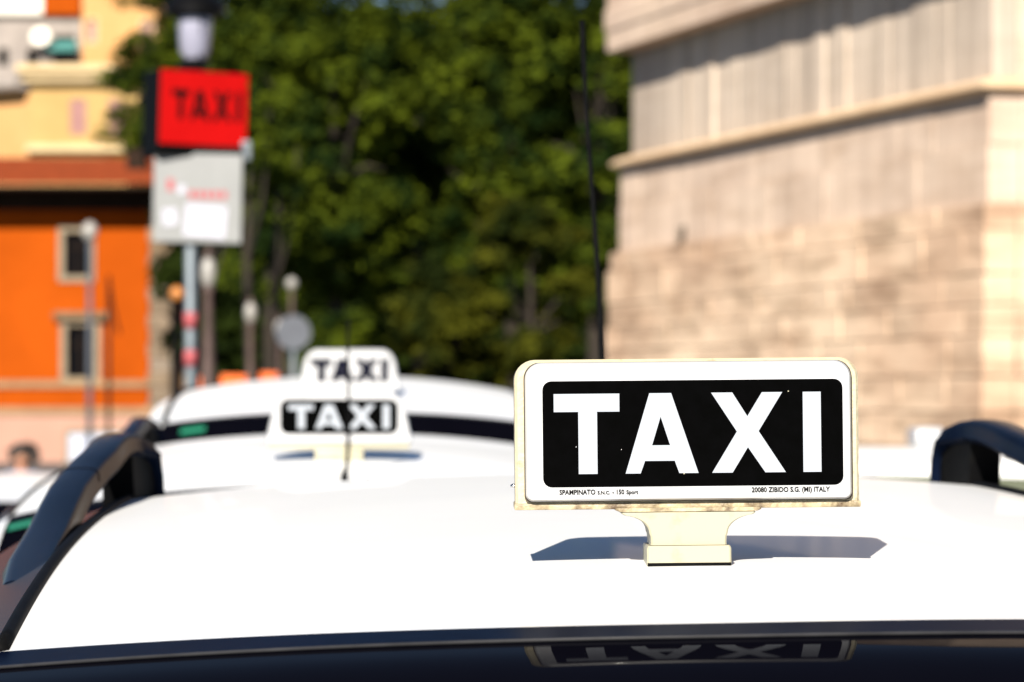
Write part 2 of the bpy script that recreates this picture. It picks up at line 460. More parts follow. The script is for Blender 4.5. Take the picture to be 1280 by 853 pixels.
# streaked upright slabs
slab = smooth_mesh('upright_slab', 'slab', 0.01)
ZC = H0 + 5.29
x = 0.24
while x < LEN - 0.5:
    L = rg.uniform(0.3, 0.85)
    if x + L > LEN - 0.75: L = LEN - 0.42 - x
    put_block(x + L / 2, -0.14 + rg.uniform(-0.02, 0.02), (zm + ZC) / 2 - 0.02, L - 0.008, 0.3, ZC - zm + 0.06, 'upright_slab', slab)
    x += L
put_block(0.4, -4.6, (zm + ZC) / 2 - 0.02, 0.34, 8.6, ZC - zm + 0.06, 'ashlar_block', sm)
# cornice
cp = [(-0.1, ZC), (0.42, ZC), (0.43, ZC + 0.28), (0.45, ZC + 0.31), (0.46, ZC + 0.34), (0.46, ZC + 0.62), (0.42, ZC + 0.66), (0.42, ZC + 1.9), (-0.3, ZC + 1.95)]
cm = mould(cp, 0.1, LEN - 0.45, 9)
n = len(cp)
cm.add([(LEN - 0.45, p[0], p[1]) for p in cp] + [(LEN - 0.45, -9, ZC), (LEN - 0.45, -9, ZC + 1.9)], [tuple(range(n)), (0, n, n + 1, n - 1)])
cm.build('cornice', 'stonesmooth', bast)
# little weed on the ledge
wx = empty('wall_weed', (0, 0, 0))
tag(wx, 'small green weed growing from the ledge of the fortress wall', 'plant')
t = 11.2
wp = bast.matrix_basis @ Vector((t, YB - 0.05, LEDGE))
wx.location = wp
m = MB()
for k in range(46):
    a = rg.uniform(0, 6.28); r_ = rg.uniform(0.01, 0.11); zz = rg.uniform(-0.02, 0.26)
    c = Vector((r_ * math.cos(a), r_ * math.sin(a), zz)); u_ = Vector((rg.uniform(-1, 1), rg.uniform(-1, 1), rg.uniform(-.3, 1))).normalized() * 0.045
    w_ = u_.cross(Vector((rg.uniform(-1, 1), 0.3, 0.2))).normalized() * 0.02
    m.add([c - u_, c + w_, c + u_, c - w_], [(0, 1, 2, 3)])
m.build('leaves', 'leafC', wx)
MB().tube([(0, 0, -0.03), (0.01, 0, 0.1), (-0.01, 0, 0.22)], [0.008, 0.006, 0.003], 6).build('stem', 'bark', wx)

# ------------------------------------------------------------------ buildings
def facade(x0, x1, z0, z1, openings, y=0.0, reveal=0.25):
    xs = sorted({x0, x1, *[o[0] for o in openings], *[o[1] for o in openings]})
    zs = sorted({z0, z1, *[o[2] for o in openings], *[o[3] for o in openings]})
    m = MB()
    for i in range(len(xs) - 1):
        for j in range(len(zs) - 1):
            cx, cz = (xs[i] + xs[i + 1]) / 2, (zs[j] + zs[j + 1]) / 2
            if any(o[0] < cx < o[1] and o[2] < cz < o[3] for o in openings): continue
            m.add([(xs[i], y, zs[j]), (xs[i + 1], y, zs[j]), (xs[i + 1], y, zs[j + 1]), (xs[i], y, zs[j + 1])], [(0, 1, 2, 3)])
    for a, b, c, d in openings:
        q = y + reveal
        m.add([(a, y, c), (b, y, c), (b, y, d), (a, y, d), (a, q, c), (b, q, c), (b, q, d), (a, q, d)],
              [(0, 1, 5, 4), (1, 2, 6, 5), (2, 3, 7, 6), (3, 0, 4, 7)])
    return m
def shell(m, x0, x1, y0, y1, z0, z1):
    return m.add([(x0, y0, z0), (x1, y0, z0), (x1, y1, z0), (x0, y1, z0), (x0, y0, z1), (x1, y0, z1), (x1, y1, z1), (x0, y1, z1)],
                 [(1, 2, 6, 5), (2, 3, 7, 6), (3, 0, 4, 7), (4, 5, 6, 7)])
def window(parent, a, b, c, d, fr=0.15, glass='darkglass', frame='winframe', reveal=0.22, sash=True):
    w = MB().box(a, b, reveal - 0.02, reveal, c, d).build('window', glass, parent)
    m = MB()
    m.box(a - fr, a, -0.06, 0.05, c - fr, d + fr); m.box(b, b + fr, -0.06, 0.05, c - fr, d + fr)
    m.box(a + .002, b - .002, -0.06, 0.05, d, d + fr); m.box(a + .002, b - .002, -0.06, 0.05, c - fr, c)
    m.build('window_frame', frame, w)
    if sash:
        m = MB(); cx = (a + b) / 2
        m.box(cx - 0.03, cx + 0.03, reveal - 0.05, reveal - 0.021, c, d)
        m.box(a, b, reveal - 0.05, reveal - 0.022, (c + d) / 2 + 0.2, (c + d) / 2 + 0.25)
        m.build('sash_bar', 'eave', w)
    return w
# orange building
D = 115.0; G = gz(D)
ob = empty('orange_building', (0, D, 0))
tag(ob, 'orange plastered building with terracotta tiled roof and dark stone framed windows', 'building')
x0, x1 = X(-150, D), X(186, D); xq = X(214, D)
zz = lambda py: Zh(py, D)
xx = lambda px: X(px, D)
ops = [(xx(80), xx(111), zz(345), zz(290)), (xx(83), xx(118), zz(472), zz(407)),
       (xx(-60), xx(-29), zz(345), zz(290)), (xx(-62), xx(-27), zz(472), zz(407))]
m = facade(x0, x1, zz(511), zz(252), ops)
shell(m, x0, x1, 0, 12, G, zz(252)).build('wall', 'orange', ob)
for k, o_ in enumerate(ops):
    w = window(ob, *o_, fr=0.2)
    if k % 2 == 1:
        MB().box(o_[0] - 0.42, o_[1] + 0.5, -0.3, 0.05, o_[3] + 0.203, o_[3] + 0.45, 0.03).build('lintel', 'quoin', w)
MB().box(x0, x1 - 0.01, -0.09, 0.05, zz(485), zz(476), 0.02).build('string_course', 'trimstone', ob)
MB().box(x0, xq, -0.16, 0.05, zz(519), zz(509), 0.02).build('plinth_course', 'trimstone', ob)
MB().box(x0 - .05, xq + .05, -0.12, 0.3, G - 0.2, zz(520)).build('pink_base', 'pink', ob)
zc = G - 0.1; k = 0
zq = zz(520) + 0.03
while zq < zz(256):
    h_ = 0.48
    dx = 0.1 if k % 2 else -0.06
    MB().box(x1 + 0.002 + dx * 0.4, xq, -0.13, 1.0, zq, zq + h_ - 0.02, 0.02).build('quoin', 'quoin', ob)
    zq += h_; k += 1
e0, e1 = zz(263), zz(236)
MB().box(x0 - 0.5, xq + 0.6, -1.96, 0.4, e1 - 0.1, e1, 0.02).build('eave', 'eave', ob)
MB().box(x0 - 0.2, xq + 0.2, -0.3, 0.3, e0, e1 - 0.101, 0.03).build('shade_dark_frieze', 'eave', ob)  # dark colour stands in for the shade under the overhang
nb = 120
def roof_f(s, t):
    xr = (x0 - 0.6) + (xq + 0.6 - x0 + 0.6) * t
    col_ = math.sin(t * nb * math.pi) ** 2
    return (xr, -1.88 + 6.7 * s, e1 + 0.02 + 1.30 * s + 0.07 * col_)
grid(roof_f, 14, nb * 3).build('roof', 'rooftile', ob, True)
cx = xx(163)
MB().box(cx - 0.32, cx + 0.32, 1.6, 2.4, e1 + 0.4, e1 + 1.45, 0.03).build('chimney', 'eave', ob)
# notice board on the pink base
nbd = empty('notice_board', (xx(122), D - 0.26, zz(577)))
tag(nbd, 'white notice board in a wooden frame on the pink base of the orange building', 'notice board')
wv = xx(158) - xx(88)
hv = zz(541) - zz(577)
MB().box(-wv / 2, wv / 2, 0.0, 0.16, 0, hv).build('board', 'bluewhite', nbd)
m = MB()
m.box(-wv / 2 - .14, -wv / 2, -0.05, 0.15, -.14, hv + .14); m.box(wv / 2, wv / 2 + .14, -0.05, 0.15, -.14, hv + .14)
m.box(-wv / 2, wv / 2, -0.05, 0.15, hv, hv + .14); m.box(-wv / 2, wv / 2, -0.05, 0.15, -.14, 0)
m.build('board_frame', 'winframe', nbd)

# yellow corner building behind
D2 = 165.0
yb = empty('yellow_building', (0, D2, 0))
tag(yb, 'yellow corner building with a pale cornice and a pink shuttered window', 'building')
X2 = lambda px: X(px, D2)
Z2 = lambda py: Zh(py, D2)
a, b = X2(38), X2(172)
op2 = [(X2(87), X2(107), Z2(168), Z2(124)), (X2(135), X2(155), Z2(168), Z2(124))]
m = facade(a, b, gz(D2) - 0.2, Z2(88), op2)
m.add([(b, 0, gz(D2)), (b, 14, gz(D2)), (b, 14, Z2(88)), (b, 0, Z2(88))], [(0, 1, 2, 3)])
m.build('wall', 'yellow', yb)
for o_ in op2:
    w = MB().box(o_[0], o_[1], 0.06, 0.16, o_[2], o_[3]).build('shutter', 'shutter', yb)
    m = MB(); n_ = 14
    for i in range(n_):
        zc = o_[2] + (o_[3] - o_[2]) * (i + .5) / n_
        m.box(o_[0] + 0.04, o_[1] - 0.04, 0.02, 0.061, zc - 0.03, zc + 0.03)
    tag(m.build('shutter_slats', 'shutter', w), kind='stuff')
MB().box(a - 0.35, b + .3, -0.55, 0.3, Z2(103), Z2(92), 0.05).build('cornice', 'cornice', yb)
MB().box(a - 0.6, b + .5, -0.9, 14, Z2(92) + .003, Z2(82), 0.05).build('roof_slab', 'cornice', yb)
MB().box(a - 0.2, b + .3, -0.4, 0.3, Z2(190), Z2(181), 0.03).build('string_course', 'cornice', yb)
wing = MB()
wx0 = 14.0
wg = MB().add([(a, 0, gz(D2)), (a - 12, 10, gz(D2)), (a - 12, 10, Z2(108)), (a, 0, Z2(108))], [(0, 1, 2, 3)])
wg.build('wing_wall', 'peach', yb)
wv_ = MB()
ang = math.atan2(10, -12)
dv = Vector((-12, 10, 0)); nv = Vector((-10, -12, 0)).normalized()
P0 = Vector((a, 0, 0))
ring = lambda base: [base + nv * q[0] + Vector((0, 0, q[1])) for q in ((-0.3, Z2(112)), (0.9, Z2(112)), (1.0, Z2(108)), (1.0, Z2(96)), (-0.3, Z2(94)))]
wv_.loft([ring(P0), ring(P0 + dv)])
wv_.build('wing_eave', 'greywall', yb)

# hill buildings behind
D3 = 215.0
X3 = lambda px: X(px, D3)
Z3 = lambda py: Zh(py, D3)
hb = empty('grey_building', (0, D3, 0))
tag(hb, 'grey weathered building with a teal awning above the yellow corner building', 'building')
op3 = [(X3(-3), X3(9), Z3(82), Z3(60)), (X3(33), X3(47), Z3(82), Z3(60)), (X3(66), X3(94), Z3(74), Z3(44))]
m = facade(X3(-60), X3(101), gz(D3), Z3(20), op3, reveal=0.5)
shell(m, X3(-60), X3(101), 0, 12, gz(D3), Z3(20)).build('wall', 'greywall', hb)
for o_ in op3:
    MB().box(o_[0], o_[1], 0.45, 0.5, o_[2], o_[3]).build('window', 'darkglass', hb)
MB().box(X3(-60), X3(54), -0.5, 4, Z3(19) , Z3(-6), 0.05).build('parapet', 'whitewall', hb)
MB().box(X3(55), X3(101), -0.5, 4, Z3(19), Z3(-25), 0.05).build('penthouse', 'orange', hb)
m = MB()
m.add([(X3(62), 0.3, Z3(50)), (X3(96), 0.3, Z3(50)), (X3(97), -1.2, Z3(64)), (X3(61), -1.2, Z3(64)),
       (X3(62), 0.3, Z3(50) - .06), (X3(96), 0.3, Z3(50) - .06), (X3(97), -1.2, Z3(64) - .06), (X3(61), -1.2, Z3(64) - .06)],
      [(0, 1, 2, 3), (4, 5, 6, 7), (0, 4, 7, 3), (1, 5, 6, 2), (3, 2, 6, 7)])
m.build('awning', 'teal', hb)
sdish = empty('satellite_dish', (X3(53), D3 - 0.9, Z3(58)))
tag(sdish, 'white satellite dish on the grey weathered building', 'satellite dish')
m = MB().lathe([(0.02, 0.0), (0.3, 0.05), (0.55, 0.17), (0.62, 0.24), (0.6, 0.26), (0.3, 0.09), (0.02, 0.04)], 20)
dsh = m.build('dish', 'whitewall', sdish, True); dsh.rotation_euler = (R(72), 0, 0); dsh.location = (0, 0, 0.45)
MB().tube([(0, 0.06, 0.4), (0, 0.5, 0.2), (0, 0.95, 0.1)], 0.05, 8).build('arm', 'polegrey', sdish)
pb = empty('peach_building', (0, D3 - 8, 0))
tag(pb, 'tall peach plastered building rising behind the yellow corner building', 'building')
D4 = D3 - 8
X4 = lambda px: X(px, D4)
Z4 = lambda py: Zh(py, D4)
op4 = [(X4(108), X4(119), Z4(52), Z4(24)), (X4(176), X4(190), Z4(60), Z4(26))]
m = facade(X4(102), X4(230), gz(D4), Z4(-40), op4, reveal=0.3)
shell(m, X4(102), X4(230), 0, 12, gz(D4), Z4(-40)).build('wall', 'peach', pb)
for o_ in op4:
    window(pb, *o_, fr=0.12, glass='shutter', frame='cornice', sash=False)
MB().box(X4(100), X4(232), -0.5, 0.3, Z4(-48), Z4(-38), 0.04).build('cornice', 'cornice', pb)

# ------------------------------------------------------------------ trees
def crown_mesh(name, seed, rx, ry, rz, nclump, nleaf, leaf, material, clump=0.75):
    rg = random.Random(seed)
    verts, faces = [], []
    for c in range(nclump):
        th = rg.uniform(0, 2 * math.pi); cz = rg.uniform(-1, 1)
        rr = math.sqrt(1 - cz * cz); k = rg.uniform(0.35, 1.0) ** 0.5
        lump = 0.82 + 0.35 * mnoise.noise(Vector((math.cos(th) * rr * 1.7, math.sin(th) * rr * 1.7, cz * 1.7 + seed)))
        C = Vector((rx * rr * math.cos(th), ry * rr * math.sin(th), rz * cz)) * (k * lump)
        cr = clump * rg.uniform(0.6, 1.25)
        out = Vector((C.x / rx, C.y / ry, C.z / rz))
        for i in range(nleaf):
            d = Vector((rg.gauss(0, 1), rg.gauss(0, 1), rg.gauss(0, 1))).normalized() * (rg.random() ** 0.45)
            p = C + Vector((d.x * cr, d.y * cr, d.z * cr * 0.6))
            nrm = (Vector((rg.gauss(0, .55), rg.gauss(0, .55), 0.75)) + out * 0.5 + d * 0.5).normalized()
            a = nrm.orthogonal().normalized()
            a = (a * math.cos(i * 2.4) + nrm.cross(a) * math.sin(i * 2.4))
            b = nrm.cross(a)
            L = leaf * rg.uniform(0.7, 1.3); W = L * 0.55
            o = len(verts)
            verts += [p - a * L, p + b * W - nrm * L * .15, p + a * L, p - b * W - nrm * L * .15]
            faces.append((o, o + 1, o + 2, o + 3))
    me = bpy.data.meshes.new(name)
    me.from_pydata([tuple(v) for v in verts], [], faces)
    me.materials.append(M[material])
    return me
def make_tree(px, D, zc, r, label, name, material, seed, nclump=95, nleaf=120, leaf=0.12, lean=0.0, trunk_r=0.2, clump=0.75):
    x = X(px, D); g = gz(D)
    t = empty(name, (x, D, g))
    tag(t, label, 'tree', 'trees behind the taxis')
    me = crown_mesh('crown', seed, r[0], r[1], r[2], nclump, nleaf, leaf, material, clump)
    c = bpy.data.objects.new('crown', me); COL.objects.link(c); c.parent = t
    c.location = (lean, 0, zc - g)
    rg = random.Random(seed)
    zb = zc - g
    m = MB()
    top = zb + r[2] * 0.3
    pts = [(0, 0, -0.1), (lean * .1 + .04, 0, 0.4), (lean * .3, .05, zb * .45), (lean * .6, 0, zb * .75), (lean, 0, top)]
    m.tube(pts, [trunk_r * 1.35, trunk_r * 1.05, trunk_r * .85, trunk_r * .6, trunk_r * .2], 10)
    m.build('trunk', 'bark', t, True)
    for i in range(7):
        a = rg.uniform(0, 6.28); s = rg.uniform(.45, .95)
        st = Vector((lean * s * .8, 0, zb * (.45 + .5 * s) if r[2] < zb else zb * s))
        en = Vector((lean + r[0] * .7 * math.cos(a), r[1] * .7 * math.sin(a), zb + r[2] * rg.uniform(-.4, .6)))
        mid = (st + en) / 2 + Vector((0, 0, .3))
        MB().tube([st, mid, en], [trunk_r * .42, trunk_r * .25, trunk_r * .06], 6).build('limb', 'bark', t, True)
    return t
# px, depth, crown centre height, radii
T = [
 (205, 140, 14.4, (2.5, 2.4, 5.6), 'round green tree beside the yellow corner building', 'leafy_tree', 'leafA', 1),
 (335, 90, 9.0, (2.3, 2.2, 5.2), 'tall green tree behind the red taxi box sign', 'leafy_tree', 'leafA', 2),
 (424, 80, 7.7, (2.3, 2.1, 5.6), 'tall green tree behind the rooftop sign of the second taxi', 'leafy_tree', 'leafA', 3),
 (528, 86, 7.9, (2.4, 2.2, 5.9), 'tall tree with yellow green clumps in the middle of the tree row', 'leafy_tree', 'leafA', 4),
 (640, 82, 8.2, (2.5, 2.2, 5.8), 'tall tree standing next to the tree with the olive crown', 'leafy_tree', 'leafA', 5),
 (742, 80, 7.9, (2.1, 2.2, 5.6), 'tall tree beside the cornice of the fortress wall', 'leafy_tree', 'leafA', 6),
 (668, 70, 3.9, (1.75, 1.5, 2.5), 'low olive green bushy tree against the end of the fortress wall', 'bushy_tree', 'leafB', 7),
 (556, 69, 2.9, (1.15, 1.1, 1.7), 'low olive tree left of the bushiest tree by the fortress wall', 'bushy_tree', 'leafB', 8),
 (425, 66, 2.55, (0.85, 0.8, 1.05), 'small green bush tree behind the second and third taxi signs', 'bushy_tree', 'leafA', 9),
]
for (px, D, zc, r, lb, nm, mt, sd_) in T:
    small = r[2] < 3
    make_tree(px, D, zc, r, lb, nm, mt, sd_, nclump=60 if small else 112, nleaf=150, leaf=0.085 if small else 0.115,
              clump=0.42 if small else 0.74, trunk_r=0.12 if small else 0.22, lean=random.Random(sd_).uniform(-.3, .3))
BT = [(258, 150, 'tall dark tree rising behind the street lantern'), (345, 146, 'tall dark tree peering over the row right of the lantern'),
      (318, 112, 'dark shaded tree behind the thin bare trunks and lamp posts'), (385, 117, 'dark shaded tree behind the round grey traffic sign'),
      (430, 110, 'dark shaded tree straight behind the small bush above the taxi signs'), (515, 115, 'dark shaded tree behind the yellow green clumped tree'),
      (600, 111, 'dark shaded tree behind the gap beside the two olive trees'), (690, 116, 'dark shaded tree behind the car antenna'),
      (775, 112, 'dark shaded tree partly hidden by the end of the fortress wall'), (480, 148, 'tall far tree peering over the middle of the tree row'),
      (610, 150, 'tall far tree peering over the trees beside the antenna'), (720, 146, 'tall far tree peering over the trees beside the cornice')]
for k, (px, D, lb) in enumerate(BT):
    make_tree(px, D, 7.6 if D < 130 else 11.5, (3.0, 2.4, 7.4) if D < 130 else (3.3, 2.4, 9.5), lb, 'rear_tree', 'leafC', 40 + k,
              nclump=300, nleaf=80, leaf=0.27, clump=1.05, trunk_r=0.28)  # rear foliage is coloured dark in place of deep shade

# ------------------------------------------------------------------ street furniture
def post(parent, name, h, r0, r1, material, n=12, z0=-0.05):
    return MB().tube([(0, 0, z0), (0, 0, h * .5), (0, 0, h)], [r0, (r0 + r1) / 2, r1], n).build(name, material, parent, True)

LET = {
 'T': [[(691, 0), (0, 0)]],
}
def taxi_letters():
    h = lambda y: (594.0 - y) / 100.0
    q = lambda pts: [((x - 858.0) / 100.0, (594 - y) / 100.0) for x, y in pts]
    T_ = [q([(691, 494), (773, 494), (773, 516.5), (745, 516.5), (745, 594), (721.5, 594), (721.5, 516.5), (691, 516.5)])]
    A_ = [q([(780, 594), (810.4, 494), (837.7, 494), (871, 594), (847, 594), (841.4, 578.5), (804.4, 578.5), (798.7, 594)]),
          q([(824.3, 523.3), (835.8, 559), (813.3, 559)])]
    X_ = [q([(887.6, 494), (914, 494), (932.6, 523.8), (951, 494), (976.5, 494), (946.5, 542.5), (980, 594), (954.5, 594), (933, 562.5),
             (913.6, 594), (888, 594), (919.3, 542.8)])]
    I_ = [q([(1002, 494), (1024.5, 494), (1024.5, 594), (1002, 594)])]
    return [T_, A_, X_, I_]
LETTERS = taxi_letters()
def embolden(loops, d):
    out = []
    for li, l in enumerate(loops):
        area = sum(l[i][0] * l[(i + 1) % len(l)][1] - l[(i + 1) % len(l)][0] * l[i][1] for i in range(len(l)))
        sg = (1 if area > 0 else -1) * (1 if li == 0 else -1)
        r = []
        for i in range(len(l)):
            p0, p1, p2 = Vector(l[i - 1]), Vector(l[i]), Vector(l[(i + 1) % len(l)])
            a, b = (p1 - p0).normalized(), (p2 - p1).normalized()
            na, nb_ = Vector((a.y, -a.x)), Vector((b.y, -b.x))
            mv = (na + nb_); mv /= max(0.5, 1 + na.dot(nb_))
            q_ = p1 + mv * d * sg
            r.append((q_.x, q_.y))
        out.append(r)
    return out
def letter_mesh(loops, s, th):
    tris = tessellate_polygon([[Vector((x, y, 0)) for x, y in l] for l in loops])
    pts = [p for l in loops for p in l]
    n = len(pts); m = MB()
    vs = [(x * s, -th, y * s) for x, y in pts] + [(x * s, 0, y * s) for x, y in pts]
    fs = [tuple(t) for t in tris]
    o = 0
    for l in loops:
        k = len(l)
        fs += [(o + i, o + (i + 1) % k, n + o + (i + 1) % k, n + o + i) for i in range(k)]
        o += k
    return m.add(vs, fs)
def put_letters(parent, s, loc, material, th=0.0006):
    for lp in LETTERS:
        o = letter_mesh(lp, s, th).build('letter', material, parent)
        o.location = loc

# red taxi rank sign
D = 22.0
rs = empty('taxi_rank_sign', (X(238, D), D, gz(D)))
tag(rs, 'red TAXI box above a pale grey information panel on a grey pole', 'street sign')
base_x = X(238, D); g = gz(D)
lx = lambda px: X(px, D) - base_x
lz = lambda py: Zh(py, D) - g
post(rs, 'pole', lz(120), 0.038, 0.036, 'polegrey')
for py in (400, 447):
    MB().tube([(0, 0, lz(py + 11)), (0, 0, lz(py - 9))], 0.042, 14).build('pole_band', 'redprint', rs, True)
bxe = empty('red_box', (0, 0, 0)); bxe.parent = rs
bw = lx(312) - lx(201); bh = lz(88) - lz(180)
bxe.location = (lx(201), -0.16, lz(181)); bxe.rotation_euler = (0, R(1.6), R(22))
bw *= 1.02
MB().box(-0.01, bw + .01, 0.004, 0.36, -0.075, bh + .01, 0.012).build('box_housing', 'boxblack', bxe)
MB().box(0.0, bw, -0.012, 0.003, 0.0, bh, 0.004).build('box_face', 'red', bxe)
for lp in LETTERS:
    o = letter_mesh(lp, 0.19, 0.002).build('letter', 'boxblack', bxe)
    o.location = (bw * .53, -0.0125, bh * 0.34); o.scale = (0.72, 1, 1)
pn = empty('information_panel', (lx(247), -0.07, lz(304))); pn.parent = rs
pw = lx(302) - lx(192); ph = lz(193) - lz(304)
pn.rotation_euler = (0, R(1.0), R(4))
MB().box(-pw / 2, pw / 2, 0, 0.03, 0, ph, 0.006).build('panel', 'panelgrey', pn)
MB().box(-pw / 2 + .003, pw / 2 - .003, 0.005, 0.05, ph + .002, ph + .05).build('panel_hood', 'boxblack', pn)
pp = lambda px, py: ((px - 247) * D / F, (304 - py) * D / F)
def flat(px0, px1, py0, py1, name, mt, th=0.003, rot=0.0):
    a, b = pp(px0, py1), pp(px1, py0)
    o = MB().box(-(b[0] - a[0]) / 2, (b[0] - a[0]) / 2, -th, 0, -(b[1] - a[1]) / 2, (b[1] - a[1]) / 2).build(name, mt, pn)
    o.location = ((a[0] + b[0]) / 2, -0.0005, (a[1] + b[1]) / 2); o.rotation_euler = (0, rot, 0)
flat(231, 283, 257, 297, 'notice_paper', 'paper', 0.003, R(4))
flat(204, 222, 262, 283, 'small_paper', 'paper', 0.002, R(-6))
flat(209, 217, 225, 240, 'red_mark', 'redprint')
for a in (236, 246, 256, 266, 276):
    flat(a, a + 7, 239, 249, 'red_print', 'redprint', 0.002, R(3))
flat(222, 232, 233, 243, 'small_paper', 'paper', 0.002)
MB().box(lx(301), lx(313), 0.0, 0.05, lz(200), lz(176), 0.008).build('bracket', 'polegrey', rs)

# hanging-style street lantern on a post behind the rank sign
D = 27.0
ln = empty('street_lantern', (X(243, D), D, gz(D)))
tag(ln, 'black iron street lantern with grey glass above the red taxi box', 'street lamp')
g = gz(D); lz = lambda py: Zh(py, D) - g
post(ln, 'post', lz(84), 0.045, 0.035, 'iron')
MB().lathe([(0.04, 0), (0.12, 0.02), (0.125, 0.06), (0.09, 0.09)], 16, (0, 0, lz(88))).build('lantern_base', 'iron', ln, True, 40)
z0 = lz(74); z1 = lz(22)
MB().lathe([(0.085, z0), (0.115, z0 + .06), (0.135, z1 - .05), (0.135, z1)], 16).build('lantern_glass', 'lanternglass', ln, True, 40)
MB().lathe([(0.15, z1), (0.235, z1 + .03), (0.24, z1 + .10), (0.17, z1 + .16), (0.10, z1 + .24), (0.03, z1 + .30), (0.02, z1 + .42)], 20).build('lantern_cap', 'iron', ln, True, 40)
for k in range(4):
    a = k * math.pi / 2 + .5
    MB().tube([(0.09 * math.cos(a), 0.09 * math.sin(a), z0), (0.14 * math.cos(a), 0.14 * math.sin(a), z1 + .02)], 0.009, 6).build('lantern_rib', 'iron', ln)

# row of brown lamp posts with pale globes
for (px, py, D, gr, lb) in ((260, 342, 33, 0.075, 'brown lamp post with a pale globe beside the pole of the red taxi sign'),
                            (313, 392, 50, 0.085, 'brown lamp post with a pale globe between its two taller and shorter fellows'),
                            (350, 411, 62, 0.10, 'brown lamp post with a pale globe beside the round grey sign')):
    lp = empty('globe_lamp_post', (X(px, D), D, gz(D)))
    tag(lp, lb, 'street lamp', 'globe lamp posts along the road')
    h = Zh(py, D) - gz(D)
    m = MB().lathe([(0.11, -0.03), (0.11, 0.25), (0.075, 0.3), (0.07, h * .45), (0.062, h * .72), (0.045, h * .76), (0.04, h - .2), (0.06, h - .16), (0.03, h - .1)], 14)
    m.build('post', 'brownpost', lp, True, 35)
    MB().lathe([(0.03, h - .14), (gr * .8, h - .09), (gr, h), (gr * .85, h + .1), (gr * .45, h + .15), (0.01, h + .165)], 16).build('globe', 'globe', lp, True)
    MB().lathe([(0.045, h + .15), (0.05, h + .17), (0.02, h + .21), (0.005, h + .26)], 10).build('finial', 'brownpost', lp, True)
# thin saplings / poles rising behind the lamps
for (px, D, top, lb) in ((310, 74, 250, 'thin bare brown trunk rising behind the middle globe lamp post'), (346, 76, 285, 'thin bare brown trunk behind the globe lamp post by the round sign'),
                         (262, 70, 300, 'thin bare brown trunk behind the globe lamp post nearest the taxi sign')):
    g = gz(D); h = Zh(top, D) - g
    tr = empty('thin_trunk', (X(px, D), D, g)); tag(tr, lb, 'tree', 'thin trunks under the trees')
    MB().tube([(0, 0, -.05), (.06, 0, h * .4), (-.03, 0, h * .8), (.05, 0, h * 1.15)], [.11, .095, .085, .05], 8).build('trunk', 'bark', tr, True)
    MB().tube([(.0, 0, h * .8), (.3, .1, h * 1.0), (.45, .1, h * 1.3)], [.05, .04, .02], 6).build('limb', 'bark', tr, True)
    m = MB(); me = crown_mesh('crown', px, .9, .8, .7, 16, 40, .09, 'leafA', .4)
    c = bpy.data.objects.new('crown', me); COL.objects.link(c); c.parent = tr; c.location = (.1, 0, h * 1.2)
# second small globe seen above
D = 58.0
sg = empty('globe_lamp_post', (X(354, D), D + 2.2, gz(D)))
tag(sg, 'taller thin lamp post with a greenish pale globe above the round grey sign', 'street lamp', 'globe lamp posts along the road')
h = Zh(355, D + 2.2) - gz(D)
MB().lathe([(0.08, -0.03), (0.08, 0.25), (0.05, 0.3), (0.035, h - .1)], 12).build('post', 'brownpost', sg, True, 35)
MB().lathe([(0.02, h - .12), (.09, h - .05), (.1, h), (.08, h + .08), (.01, h + .12)], 14).build('globe', 'globe', sg, True)
# round sign back
D = 60.0
rd = empty('round_traffic_sign', (X(367, D), D, gz(D)))
tag(rd, 'grey back of a round traffic sign on a grey post', 'traffic sign')
h = Zh(416, D) - gz(D)
post(rd, 'post', h + .2, 0.045, 0.045, 'polegrey')
o = MB().lathe([(0.01, 0), (0.29, 0), (0.305, 0.012), (0.305, 0.03), (0.01, 0.03)], 28).build('sign_disc', 'disc', rd, False)
o.rotation_euler = (R(90), 0, 0); o.location = (0, -0.05, h)
MB().box(-0.09, 0.09, -0.052, 0.0, h - .04, h + .04).build('clamp', 'polegrey', rd)
# amber lamp
D = 42.0
am = empty('amber_warning_lamp', (X(221, D), D, gz(D)))
tag(am, 'amber round warning lamp on a thin dark post beside the quoins of the orange building', 'lamp')
h = Zh(367, D) - gz(D)
post(am, 'post', h - .06, 0.03, 0.022, 'iron')
MB().lathe([(0.03, h - .1), (.08, h - .05), (.088, h), (.075, h + .05), (.03, h + .085), (.005, h + .09)], 16).build('lens', 'amber', am, True)
MB().lathe([(0.05, h - .12), (.055, h - .08), (.03, h - .07)], 12).build('lamp_base', 'iron', am, True)
# tall pale lamp in front of the orange building
D = 52.0
pl = empty('pale_street_lamp', (X(112, D), D, gz(D)))
tag(pl, 'slim grey street lamp with a pale head in front of the orange building', 'street lamp')
h = Zh(290, D) - gz(D)
post(pl, 'post', h - .08, 0.05, 0.034, 'lamppost')
MB().lathe([(0.04, h - .14), (.09, h - .10), (.125, h), (.10, h + .1), (.04, h + .15), (.01, h + .16)], 16).build('lamp_head', 'globe', pl, True)
D = 56.0
dp = empty('dark_bracket_pole', (X(136, D), D, gz(D)))
tag(dp, 'thin dark pole with a slanting arm in front of the orange building', 'pole')
h = Zh(345, D) - gz(D)
post(dp, 'post', h, 0.04, 0.028, 'iron')
MB().tube([(0, 0, h - .02), (.06, 0, h - .5), (.17, 0, h - .95)], 0.022, 8).build('arm', 'iron', dp)
